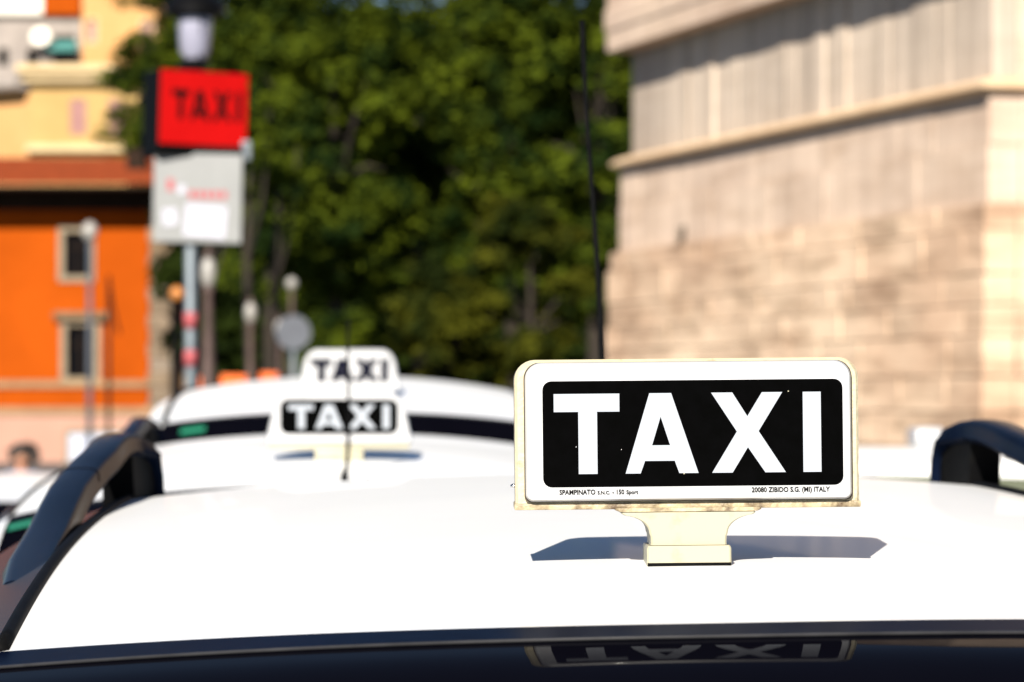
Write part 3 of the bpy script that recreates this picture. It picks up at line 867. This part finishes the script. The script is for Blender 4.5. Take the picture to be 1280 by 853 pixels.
# orange barriers beyond the lamp posts
for k, (pa, pb_, pt) in enumerate(((236, 262, 468), (276, 318, 466), (325, 350, 463))):
    D = 64.5
    br = empty('orange_barrier', (X((pa + pb_) / 2, D), D, gz(D)))
    tag(br, ('narrow orange site barrier between the taxi sign pole and the first lamp post', 'wide orange site barrier between two of the globe lamp posts', 'narrow orange site barrier beside the round grey traffic sign')[k], 'barrier', 'orange barriers behind the lamp posts')
    wv = (X(pb_, D) - X(pa, D)) / 2; h = Zh(pt, D) - gz(D)
    for i in range(6):
        MB().box(-wv, wv, -.03, .03, .1 + i * (h - .1) / 6, .1 + (i + .9) * (h - .1) / 6, .012).build('board', 'netting', br)
    for s in (-1, 1):
        MB().tube([(s * (wv - .05), .05, -.02), (s * (wv - .05), .05, h - .03)], .025, 8).build('stake', 'polegrey', br)

# person by the parked car
def skin_obj(name, verts, edges, rad, material, parent, root=0, sub=1):
    me = bpy.data.meshes.new(name)
    me.from_pydata(verts, edges, [])
    o = bpy.data.objects.new(name, me); COL.objects.link(o); o.parent = parent
    md = o.modifiers.new('skin', 'SKIN')
    for i, r_ in enumerate(rad):
        me.skin_vertices[0].data[i].radius = r_ if isinstance(r_, tuple) else (r_, r_)
    me.skin_vertices[0].data[root].use_root = True
    md.use_smooth_shade = True
    s_ = o.modifiers.new('sub', 'SUBSURF'); s_.levels = sub; s_.render_levels = sub
    me.materials.append(M[material])
    return o
D = 43.0
pe = empty('person', (X(27, D), D, gz(D)))
tag(pe, 'person with bushy dark hair in a light blue shirt standing beside the white cars', 'person')
V = [(0, 0, .93), (0, .01, 1.08), (0, .0, 1.24), (0, 0, 1.34), (0, 0, 1.40), (0, -.015, 1.47), (0, -.02, 1.545)]
E = [(0, 1), (1, 2), (2, 3), (3, 4), (4, 5), (5, 6)]
RR = [(.15, .11), (.13, .095), (.15, .1), (.07, .06), (.05, .05), (.072, .085), (.06, .07)]
for s in (-1, 1):
    b0 = len(V)
    V += [(s * .16, 0, 1.27), (s * .2, .02, 1.02), (s * .2, -.06, .80), (s * .2, -.08, .74)]
    E += [(2, b0), (b0, b0 + 1), (b0 + 1, b0 + 2), (b0 + 2, b0 + 3)]
    RR += [.055, .042, .028, (.018, .035)]
    for k in range(5):
        f0 = len(V); yy = -.12 + .02 * k
        V += [(s * (.2 - (.03 if k == 0 else 0)), yy, .70 + (.02 if k == 0 else 0)), (s * .195, yy, .645 + .01 * abs(k - 2) + (.03 if k == 0 else 0))]
        E += [(b0 + 3, f0), (f0, f0 + 1)]
        RR += [.009, .007]
    l0 = len(V)
    V += [(s * .09, 0, .86), (s * .1, -.01, .48), (s * .1, .03, .09), (s * .11, -.12, .035)]
    E += [(0, l0), (l0, l0 + 1), (l0 + 1, l0 + 2), (l0 + 2, l0 + 3)]
    RR += [.085, .058, .038, .035]
skin_obj('body', V, E, RR, 'skin', pe)
Vs = [(0, 0, .9), (0, .01, 1.08), (0, 0, 1.24), (0, 0, 1.32), (.17, 0, 1.27), (.205, .02, 1.05), (-.17, 0, 1.27), (-.205, .02, 1.05)]
skin_obj('shirt', Vs, [(0, 1), (1, 2), (2, 3), (2, 4), (4, 5), (2, 6), (6, 7)],
         [(.17, .13), (.15, .115), (.17, .12), (.085, .075), .07, .062, .07, .062], 'shirt', pe)
Vt = [(0, 0, .92), (.09, 0, .82), (.1, -.01, .48), (.1, .03, .1), (-.09, 0, .82), (-.1, -.01, .48), (-.1, .03, .1)]
skin_obj('trousers', Vt, [(0, 1), (1, 2), (2, 3), (0, 4), (4, 5), (5, 6)], [(.16, .125), .1, .075, .06, .1, .075, .06], 'jeans', pe)
bm = bmesh.new(); bmesh.ops.create_icosphere(bm, subdivisions=3, radius=1)
for v in bm.verts:
    k = 1 + .3 * mnoise.noise(v.co * 3.0)
    front = v.co.y < -.35 and v.co.z < .45
    v.co = Vector((v.co.x * .165 * k, v.co.y * (.05 if front else .14) * k + .02, v.co.z * .125 * k))
me = bpy.data.meshes.new('hair'); bm.to_mesh(me); bm.free(); me.materials.append(M['hair'])
o = bpy.data.objects.new('hair', me); COL.objects.link(o); o.parent = pe; o.location = (.03, .03, 1.545); o.scale = (1.2, 1.15, 1.15)
for s in (-1, 1):
    MB().lathe([(.002, -.008), (.011, 0), (.002, .008)], 8, (s * .028, -.098, 1.50)).build('eye', 'hair', pe)
MB().loft([[(-.012, -.098, 1.45), (.012, -.098, 1.45), (0, -.118, 1.452)], [(-.006, -.092, 1.49), (.006, -.092, 1.49), (0, -.1, 1.492)]]).build('nose', 'skin', pe)
MB().box(-.022, .022, -.1, -.085, 1.425, 1.434).build('mouth', 'redprint', pe)
for s in (-1, 1):
    MB().lathe([(.004, -.03), (.015, 0), (.004, .03)], 8, (s * .078, -.01, 1.475)).build('ear', 'skin', pe)

# ------------------------------------------------------------------ cars
def make_car(name, label, loc, rz, p, group='white taxis and cars in the street'):
    """local x: across, local y: from the windscreen's top edge back along the roof, z up"""
    root = empty(name, loc, rot=(0, p.get('roll', 0.0), rz))
    tag(root, label, 'car', group)
    hmin, hf, um = p.get('hmin', .11), p.get('hf', .051), p.get('um', 2.3)
    c0, c1 = p.get('c0', .048), p.get('c1', .035)
    w0, w1 = p.get('w0', .528), p.get('w1', .535)
    L = p.get('L', 2.72); bow = p.get('bow', .24); dz = p.get('dz', 0.0)
    wid = p.get('wid', .86)
    def W(u): return w0 + (w1 - w0) * min(1, max(0, u / L)) + .02 * math.sin(math.pi * min(1, max(0, u / L)))
    def top(u, v):
        h = hmin + hf * (1 - u / um) ** p.get('pw', 2) if u < um else hmin + .11 * (u - um) ** 2
        c = c0 + (c1 - c0) * max(0, u) / 2.5
        return CZ + dz - h - c * abs(v / W(u)) ** 2.2
    def ue(t): return bow * abs(t) ** 2
    def roof(s, t):
        t = 2 * t - 1
        a = ue(t); b = L + .0 - .12 * t * t
        u = a + (b - a) * s
        v = t * W(u)
        return Vector((v, u, top(u, v)))
    rf = grid(roof, 48, 48).build('roof', 'paint', root, True)
    Wd = .95
    s0, s1, wr = R(p.get('s0', 3.4)), R(p.get('s1', 33)), .55
    N = 190; drops = [0]
    for i in range(N):
        w = (i + .5) / N * Wd
        sl = s0 + (s1 - s0) * min(1, max(0, w - p.get('flat', 0.0)) / wr)
        drops.append(drops[-1] + math.tan(sl) * Wd / N)
    def drop(w):
        q = max(0, min(1, w / Wd)) * N; i = min(N - 1, int(q))
        return drops[i] + (drops[i + 1] - drops[i]) * (q - i)
    wc = .74
    def ws(w, t, lift=0.0):
        A = roof(0, (t + 1) / 2)
        k = w / Wd
        return Vector((A.x + t * (wc - w0) * k, A.y - w, A.z - drop(w) - .05 * k * t * t + lift))
    SW = p.get('strip', .075)
    grid(lambda s, t: ws(SW * s, 2 * t - 1, 0.0), 6, 48).build('windscreen_header', 'header', root, True)
    hp = [ws(SW, 2 * i / 48 - 1) for i in range(49)]
    MB().tube(hp, .0014, 8).build('header_seal', 'seal_glint', root, True)
    sc = grid(lambda s, t: ws(SW + (Wd - SW) * s, 2 * t - 1, -.0015), 60, 40).build('windscreen', 'glass', root, True)
    if p.get('sticker') is not None:
        ts, wsk, sz = p['sticker']
        grid(lambda s, t: ws(wsk + sz * s, ts + sz * 1.9 / w0 * (t - .5), .004), 5, 5).build('sticker', 'sticker', sc)
    # bonnet
    def bon(s, t):
        t = 2 * t - 1
        A = ws(Wd, t)
        nose = Vector((t * .66, -1.46 + .22 * t * t, .86 - .05 * t * t + dz * .3))
        k = s
        q = A.lerp(nose, k); q.z += .07 * math.sin(math.pi * k)
        return q
    grid(bon, 12, 24).build('bonnet', 'paint', root, True)
    # side stations
    st = [bon(1 - i / 6, 1) for i in range(7)] + [ws(Wd * (1 - i / 12), 1) for i in range(1, 13)] + [roof(i / 24, 1) for i in range(1, 25)]
    iw = 7; ir = 18
    zb = 1.06
    TW = p.get('trimw', .075)
    CT = p.get('cant', 1.0)
    def rows(e, tail=False):
        zt_ = e.z
        r = [Vector(e), Vector((e.x + TW, e.y, zt_ - .035 * CT)), Vector((e.x + TW + .03, e.y, zt_ - .10 * CT))]
        r.append(Vector((max(wid - .02, e.x + .1), e.y, min(zb, zt_ - .16))))
        r.append(Vector((wid + .015, e.y, min(.78, zt_ - .2))))
        r.append(Vector((wid + .01, e.y, .5)))
        r.append(Vector((wid - .05, e.y, .22)))
        return r
    ring = [rows(e) for e in st]
    for k, r in enumerate(ring):      # lengthen the tail lower down
        f = smooth(20, len(ring) - 1, k)
        for q in range(2, 7): r[q].y += .26 * f * min(1, (q - 1) / 2)
        if k < 7:
            f = 1 - k / 6
            for q in range(1, 7): r[q].y -= .10 * f * min(1, q / 3); 
            for q in range(1, 7): r[q].x -= .09 * f
    def patch(side, i0, i1, q0, q1):
        m = MB(); nq = q1 - q0 + 1
        vs = [Vector((r[q].x * side, r[q].y, r[q].z)) for r in ring[i0:i1 + 1] for q in range(q0, q1 + 1)]
        fs = [(a * nq + b, a * nq + b + 1, (a + 1) * nq + b + 1, (a + 1) * nq + b) for a in range(i1 - i0) for b in range(nq - 1)]
        return m.add(vs, fs)
    last = len(ring) - 1
    body = MB()
    for side in (-1, 1):
        patch(side, ir, last, 0, 1).build('roof_trim', 'trim' if p.get('rails', True) else 'paint', root, True)
        for (i0, i1, q0, q1) in ((0, ir, 0, 2), (ir, last, 1, 2), (0, 9, 2, 3), (last - 3, last, 2, 3), (0, last, 3, 6)):
            pm = patch(side, i0, i1, q0, q1); body.add(pm.v, pm.f)
        for (i0, i1) in ((9, 23), (24, 32), (33, last - 3)):
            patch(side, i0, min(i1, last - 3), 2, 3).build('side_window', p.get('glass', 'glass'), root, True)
        for i in (23, 32):
            patch(side, i, i + 1, 2, 3).build('door_pillar', 'trim', root, True)
        ec = [Vector((r[0].x * side, r[0].y, r[0].z + .001)) for r in ring[ir:]]
        MB().tube(ec, p.get('seal', .0065), 8).build('roof_channel_seal', 'rubber', root, True)
    # nose and tail
    def cap(k, bulge, q0, q1):
        r = ring[k]; m = MB(); nt = 16; nq = q1 - q0 + 1
        vs = []
        for q in range(q0, q1 + 1):
            for j in range(nt + 1):
                t = 2 * j / nt - 1
                b = bulge * (1 - t * t)
                vs.append(Vector((r[q].x * t, r[q].y + b, r[q].z)))
                if q == 0:
                    vs[-1] = bon(1, j / nt) if k == 0 else roof(1, j / nt)
        return m.add(vs, [(a * (nt + 1) + b, a * (nt + 1) + b + 1, (a + 1) * (nt + 1) + b + 1, (a + 1) * (nt + 1) + b)
                          for a in range(nq - 1) for b in range(nt)])
    pm = cap(0, -.22, 0, 6); body.add(pm.v, pm.f)
    pm = cap(last, .1, 0, 2); body.add(pm.v, pm.f)
    pm = cap(last, .1, 3, 6); body.add(pm.v, pm.f)
    body.build('body', 'paint', root, True)
    cap(last, .1, 2, 3).build('rear_window', 'glass', root, True)
    # lights, plates, mirrors, wheels
    for side in (-1, 1):
        MB().box(side * .6 - .12, side * .6 + .12, -1.57, -1.3, .66, .8, .03).build('headlight', 'lens', root, True, 30)
        MB().box(side * .74 - .07, side * .74 + .07, 2.78, 2.95, .8, 1.05, .02).build('tail_light', 'taillens', root, True, 30)
        mr = MB().box(side * (wid + .13) - .09, side * (wid + .13) + .09, -.55, -.42, 1.06, 1.2, .03).build('wing_mirror', 'paint', root, True, 30)
        MB().box(side * (wid + .03) - .05, side * (wid + .03) + .05, -.5, -.46, 1.08, 1.12).build('mirror_arm', 'trim', mr)
        for yw in (-.88, 2.05):
            m = MB().lathe([(.2, -.1), (.29, -.1), (.315, -.07), (.32, 0), (.315, .07), (.29, .1), (.2, .1)], 28)
            wh = m.build('wheel', 'tyre', root, True, 40)
            wh.rotation_euler = (0, R(90), 0); wh.location = (side * (wid - .06), yw, .316)
            m = MB().lathe([(.02, .0), (.2, .0), (.2, .105), (.17, .09), (.05, .1), (.02, .1)], 24)
            rm = m.build('rim', 'alloy', wh, True, 30)
            if side < 0: rm.rotation_euler = (R(180), 0, 0)
    MB().box(-.26, .26, -1.705, -1.66, .42, .53, .006).build('number_plate', 'plate', root)
    # roof rails
    if p.get('rails', True):
        path0 = [(.96, .572, .181), (1.15, .584, .166), (1.4, .588, .145), (1.6, .591, .123), (1.75, .592, .106), (1.9, .589, .092), (2.0, .585, .081), (2.1, .578, .071),
                (2.2, .569, .062), (2.3, .558, .056), (2.38, .546, .054), (2.45, .534, .057), (2.50, .524, .066), (2.53, .517, .085), (2.545, .512, .115), (2.55, .51, .17)]
        path = [(u, v + .001 + .0125 * u + .032 * smooth(2.05, 2.5, u), h - p.get('rail_up', 0)) for u, v, h in path0]
        for side in (-1, 1):
            m = MB(); rings = []
            pts = [Vector((side * v, u, CZ + dz - h)) for u, v, h in path]
            off = p.get('rail_out', 0.0)
            pts = [q + Vector((side * off, 0, 0)) for q in pts]
            for i, q in enumerate(pts):
                tg = (pts[min(i + 1, len(pts) - 1)] - pts[max(i - 1, 0)]).normalized()
                lat = Vector((side, 0, 0)); lat = (lat - tg * lat.dot(tg)).normalized()
                upv = lat.cross(tg); 
                if upv.dot(Vector((0, tg.z, -tg.y))) > 0 and i > 99: upv = -upv
                if side < 0: upv = upv
                upv = tg.cross(lat) if tg.cross(lat).z * (1 if i < 11 else 1) > 0 else lat.cross(tg)
                if i >= 12:      # the steep rear foot: keep the outside of the bend outside
                    upv = Vector((0, 1, 0)); upv = (upv - tg * upv.dot(tg)).normalized()
                hw = .028
                hh = .034
                sec = []
                for a in range(20):
                    an = 2 * math.pi * a / 20
                    ca, sa = math.cos(an), math.sin(an)
                    xq = hw * math.copysign(abs(ca) ** .5, ca)
                    zq = hh / 2 * math.copysign(abs(sa) ** .6, sa) - hh / 2
                    if zq > -hh / 2: xq *= .86
                    sec.append(q + lat * xq + upv * zq)
                rings.append(sec)
            m.loft(rings)
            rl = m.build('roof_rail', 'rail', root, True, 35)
            jt = MB(); jr = [c + (c - q_).normalized() * .0006 for c, q_ in zip(rings[5], [pts[5]] * 20)]
            jt.tube([Vector(c) for c in jr[:11]], .0009, 6).build('joint_line', 'rubber', rl, True)
            # foot plates
            q = pts[-1]
            ft = MB(); under = [pts[i] for i in (10, 11, 12, 13)]
            ft.loft([[(w_.x - .021, w_.y - .012, w_.z - .03), (w_.x + .021, w_.y - .012, w_.z - .03), (w_.x + .024, w_.y - .012 + .01 * (4 - j), q.z - .05), (w_.x - .024, w_.y - .012 + .01 * (4 - j), q.z - .05)]
                     for j, w_ in enumerate(under)]).build('rail_foot', 'rubber', rl, True, 40)
            q = pts[1]
            MB().loft([[(q.x + sx * .026, q.y - .2, CZ + dz - .235) for sx in (-1, 1)] + [(q.x + sx * .026, q.y - .2, CZ + dz - .2) for sx in (1, -1)],
                       [(q.x + sx * .028, q.y + .35, CZ + dz - .22) for sx in (-1, 1)] + [(q.x + sx * .02, q.y + .35, CZ + dz - .155) for sx in (1, -1)]]).build('rail_foot', 'rubber', rl, True, 40)
    if p.get('antenna'):
        au, av, ln_, lx_, ly_ = p['antenna']
        B = Vector((av, au, top(au, av) - .004))
        m = MB(); pts, rad = [], []
        n_ = 26
        for i in range(n_ + 1):
            k = i / n_
            pts.append(B + Vector((lx_ * k + .004 * math.sin(k * 5), ly_ * k, ln_ * k)))
            r_ = .0047 if k < .36 else .0042 - .0016 * k
            if k > .88: r_ = .0034
            rad.append(r_ * p.get('ant_r', 1))
        an = m.tube(pts, rad, 8).build('antenna', 'rubber', root, True)
        MB().lathe([(.013, -.004), (.012, .012), (.009, .03), (.006, .045)], 16, B).build('antenna_base', 'rubber', an, True)
    root['dummy'] = 0; del root['dummy']
    return root, top

YAW = R(2.8)
YAW1 = R(2.1)
car1, top1 = make_car('taxi_car', 'white taxi with black roof rails carrying the sharp cream framed sign', (.145 + .027, 2.43, 0), YAW1,
    dict(w0=.517, trimw=.11, w1=.59, c0=.0395, c1=.0265, antenna=(2.15, .056, .615, -.012, .06), strip=.075, flat=.12, s0=3.0, rail_up=.009, roll=R(-.9)))
def on_car(o, u, v, top): return o.matrix_basis @ Vector((v, u, top(u, v)))
x2 = X(424, 7.7) + .049 * .4
car2, top2 = make_car('taxi_car', 'white taxi with a thin front antenna carrying the middle sign with white letters', (x2, 7.3, 0), YAW,
    dict(hf=.083, pw=4, w0=.725, w1=.60, c0=.118, c1=.05, bow=.30, rail_out=-.05, rail_up=-.012, antenna=(-.06, .012, .36, .012, 0.0), ant_r=.95,
         strip=.03, sticker=(-.93, .13, .04), wid=.88, trimw=.05))
x3 = X(437, 12.7) + .049 * .5
car3, top3 = make_car('taxi_van', 'tall white taxi van ahead carrying the small trapezoid sign', (x3, 12.2, 0), YAW,
    dict(seal=.012, hmin=-.072, hf=.135, um=2.1, c0=.055, c1=.06, w0=.66, w1=.62, bow=.10, rails=False, sticker=(-.82, .10, .045), strip=.02, wid=.9, s0=14, s1=42))
car4, _ = make_car('parked_car', 'low white car with a dark windscreen beside the person with bushy hair', (X(-20, 15.4) - .0, 15.4, 0), YAW,
    dict(hmin=.40, hf=.08, um=2.0, c0=.05, c1=.05, w0=.56, w1=.55, bow=.2, rails=False, strip=.02, wid=.84, s0=16, s1=40, L=2.5))
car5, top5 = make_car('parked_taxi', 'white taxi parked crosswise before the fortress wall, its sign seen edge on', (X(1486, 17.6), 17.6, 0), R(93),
    dict(hmin=.27, hf=.06, um=2.0, c0=.05, c1=.05, rails=False, strip=.03, s0=12, s1=38, cant=.75, trimw=.03, glass='glass_reflection'))

# ------------------------------------------------------------------ taxi roof signs
def rr_outline(w, h, rt, rb, n=7):
    pts = []
    for (cx, cz, r, a0) in ((w / 2 - rt, h - rt, rt, 0), (-w / 2 + rt, h - rt, rt, 90), (-w / 2 + rb, rb, rb, 180), (w / 2 - rb, rb, rb, 270)):
        for i in range(n + 1):
            a = R(a0 + 90 * i / n)
            pts.append((cx + r * math.cos(a), cz + r * math.sin(a)))
    return pts
def rr_loft(w, h, rt, rb, prof, z0=0.0, x0=0.0, taper=0.0):
    """prof: list of (inset, y)"""
    rings = []
    for ins, y in prof:
        ol = rr_outline(w - 2 * ins, h - 2 * ins, max(.0006, rt - ins), max(.0006, rb - ins))
        rings.append([(x0 + x * (1 - taper * (z + ins) / h), y, z0 + ins + z) for x, z in ol])
    return MB().loft(rings)
PX = 2.88 / F
def text_mesh(body, size, material, parent, loc, align='LEFT', width=None):
    cu = bpy.data.curves.new('printed_text', 'FONT')
    cu.body = body; cu.size = size; cu.align_x = align; cu.resolution_u = 3; cu.fill_mode = 'FRONT'
    cu.offset = size * 0.03
    t = bpy.data.objects.new('tmp_text', cu); COL.objects.link(t)
    bpy.context.view_layer.update()
    me = bpy.data.meshes.new_from_object(t.evaluated_get(bpy.context.evaluated_depsgraph_get()))
    bpy.data.objects.remove(t)
    me.name = 'printed_text'
    me.materials.clear(); me.materials.append(M[material])
    o = bpy.data.objects.new('printed_text', me); COL.objects.link(o); o.parent = parent
    o.location = loc; o.rotation_euler = (R(90), 0, 0)
    if width:
        xs = [v.co.x for v in me.vertices]; k = width / (max(xs) - min(xs)); o.scale = (k, 1, 1)
    return o

def make_sign(name, label, loc, rz, roll, s=1.0, first=False):
    g = empty(name, loc, rot=(0, roll, rz))
    tag(g, label, 'taxi sign', 'taxi signs on car roofs')
    W_, H_ = 431 * PX, 186 * PX
    zb = 69 * PX
    h = rr_loft(W_, H_, .017, .0035, [(.003, .052), (0, .047), (0, -.020), (.0022, -.0225)], zb).build('housing', 'cream', g, True, 32)
    # seam lip along the lower edge
    MB().box(-W_ / 2 - .001, W_ / 2 + .001, -.0245, .05, zb - .0012, zb + .0042, .0012).build('lower_lip', 'creamgrime', h, True, 30)
    rr_loft(W_ - .0135, H_ - .0075, .0135, .005, [(.0, -.021), (0, -.0262)], zb + .0052, .0008).build('gasket', 'gasket', h, True, 40)
    pnl = rr_loft(W_ - .0155, H_ - .0085, .014, .006, [(0, -.022), (0, -.0285), (.0016, -.0318), (.0045, -.033)], zb + .0060, .0008).build('face_panel', 'acrylic', g, True, 35)
    yf = -.0332
    bx0, bx1 = (677 - 858) * PX, (1052 - 858) * PX
    bz0 = (706 - 610.5) * PX; bz1 = (706 - 478) * PX
    rr_loft(bx1 - bx0, bz1 - bz0, .0075, .0075, [(0, yf), (.0002, yf - .0003)], bz0, (bx0 + bx1) / 2 ).build('black_field', 'signblack', g)
    put_letters(g, 100 * PX, (0, yf - .0004, (706 - 594) * PX), 'letter', .0004)
    if first:
        zt_ = (706 - 619.5) * PX
        text_mesh('SPAMPINATO', 8.6 * PX, 'print', pnl, ((697 - 858) * PX, yf - .0004, zt_), width=45 * PX)
        text_mesh('S.N.C.', 6.0 * PX, 'print', pnl, ((744.5 - 858) * PX, yf - .0004, zt_), width=16 * PX)
        text_mesh('- 150', 8.2 * PX, 'print', pnl, ((763 - 858) * PX, yf - .0004, zt_), width=15 * PX)
        text_mesh('Sport', 7.0 * PX, 'print', pnl, ((780.5 - 858) * PX, yf - .0004, zt_), width=15 * PX)
        text_mesh('20080 ZIBIDO S.G. (MI) ITALY', 8.6 * PX, 'print', pnl, ((937 - 858) * PX, yf - .0004, zt_ + .0006), width=98 * PX)
        rgp = random.Random(3)
        for (px, py, r_) in ((718.5, 560, .8), (775, 564, .6), (789.5, 569, .9), (853, 594.5, 1.0), (984, 493, .9)):
            m = MB()
            n_ = 7
            ring = [((px - 858 + r_ * rgp.uniform(.5, 1.1) * math.cos(6.28 * k / n_)) * PX, yf - .0008, (706 - py + r_ * rgp.uniform(.5, 1.1) * math.sin(6.28 * k / n_)) * PX) for k in range(n_)]
            m.add(ring, [tuple(range(n_))]); m.build('chip', 'cream2' if r_ > .8 else 'acrylic', pnl)
        MB().lathe([(.0005, -.0015), (.0028, -.001), (.003, .001), (.001, .002)], 12, (-W_ / 2 - .0012, -.012, (706 - 609) * PX)).build('screw', 'chrome', h, True)
    # stand
    def prism(prof, d0, d1, name, mt):
        pts = prof + [(-x, z) for x, z in reversed(prof)]
        m = MB(); rings = []
        for ins, y in ((.0015, -d0), (0, -d0 + .0015), (0, d1 - .0015), (.0015, d1)):
            rings.append([(x - math.copysign(min(ins, abs(x)), x), y, z) for x, z in pts])
        return m.loft(rings).build(name, mt, g, True, 28)
    k = PX
    prism([(91 * k, 68.9 * k), (91 * k, 66.2 * k), (86 * k, 64.2 * k)], .034, .036, 'bracket', 'creamgrime')
    cv = [(84 * k, 63.4 * k), (83 * k, 61.5 * k)]
    for i in range(9):
        a = i / 8
        cv.append(((80 - 31 * math.sin(a * math.pi / 2)) * k, (60 - 17 * (1 - math.cos(a * math.pi / 2)) - 6 * a) * k))
    cv += [(47.5 * k, 33 * k), (47 * k, 25 * k), (47.5 * k, 22.2 * k)]
    prism(cv, .033, .034, 'stand', 'cream2')
    prism([(51 * k, 21.6 * k), (52.5 * k, 18 * k), (52.5 * k, -6 * k)], .0375, .038, 'stand_foot', 'cream2')
    MB().box(-52 * k, 52 * k, -.0379, .0384, -8 * k, 0.5 * k, .0004).build('rubber_pad', 'rubber', g)
    g.scale = (s, s, s)
    return g

def roof_z(top, u, v): return top(u, v)
u1 = .45 + .03
v1 = (X(858.5, 2.90) - (.145 - .0367 * u1))
p1 = on_car(car1, u1, v1, top1); p1.z += .001
make_sign('taxi_roof_sign', 'cream framed TAXI sign with fine print under its black field, on the front taxi', p1, R(.6), R(-.55), 1.0, True)
u2 = .42; p2 = on_car(car2, u2, 0.0, top2)
# second sign: wider white hood, smaller black field
g2 = empty('taxi_roof_sign', p2, rot=(0, 0, YAW))
tag(g2, 'white hooded TAXI sign with white letters on a rounded black field behind a thin antenna', 'taxi sign', 'taxi signs on car roofs')
q = 7.7 / F
hd = rr_loft(184 * q, 68 * q, .045, .012, [(.012, .07), (.004, .062), (0, .05), (0, -.028), (.004, -.034)], 19 * q, 0, .16).build('housing', 'acrylic', g2, True, 35)
rr_loft(147 * q, 43 * q, .018, .018, [(0, -.0345), (.0005, -.036)], 32 * q).build('black_field', 'signblack', g2)
for lp in LETTERS:
    o = letter_mesh(lp, 30 * q, .001).build('letter', 'letter', g2); o.location = (0, -.0364, 38.5 * q); o.scale = (1.26, 1, 1)
MB().box(-88 * q, 88 * q, -.038, .06, 13.5 * q, 19 * q, .004).build('lower_lip', 'cream2', g2, True, 30)
MB().box(-30 * q, 30 * q, -.04, .05, -.008, 13.4 * q, .004).build('stand_foot', 'cream2', g2, True, 30)
# third sign
u3 = .5; p3 = on_car(car3, u3, 0.0, top3)
g3 = empty('taxi_roof_sign', p3, rot=(0, 0, YAW))
tag(g3, 'white trapezoid TAXI sign with dark letters on the tall van', 'taxi sign', 'taxi signs on car roofs')
q = 12.7 / F
rr_loft(126 * q, 52 * q, .05, .012, [(.012, .08), (.004, .07), (0, .05), (0, -.03), (.006, -.04)], 5 * q, 0, .14).build('housing', 'acrylic', g3, True, 35)
for lp in LETTERS:
    o = letter_mesh(embolden(lp, .07), 26 * q, .001).build('letter', 'navyprint', g3); o.location = (0, -.0405, 18 * q); o.scale = (1.08, 1, 1)
MB().box(-50 * q, 50 * q, -.03, .05, -.02, 5 * q, .004).build('stand_foot', 'cream2', g3, True, 30)
# sign of the crosswise taxi, seen edge on
u5 = 1.35
p5 = on_car(car5, u5, 0.0, top5)
g5 = empty('taxi_roof_sign', p5, rot=(0, 0, R(93)))
tag(g5, 'white TAXI sign seen edge on atop the crosswise parked taxi', 'taxi sign', 'taxi signs on car roofs')
rr_loft(.33, .105, .045, .012, [(.025, .075), (.006, .066), (0, .04), (0, -.05), (.006, -.06)], .0).build('housing', 'acrylic', g5, True, 35)
rr_loft(.27, .072, .016, .016, [(0, -.0605), (.0005, -.062)], .016).build('black_field', 'signblack', g5)
for lp in LETTERS:
    o = letter_mesh(lp, .052, .001).build('letter', 'acrylic', g5); o.location = (0, -.0625, .026)
MB().box(-.1, .1, -.04, .04, -.03, .004, .004).build('stand_foot', 'cream2', g5, True, 30)
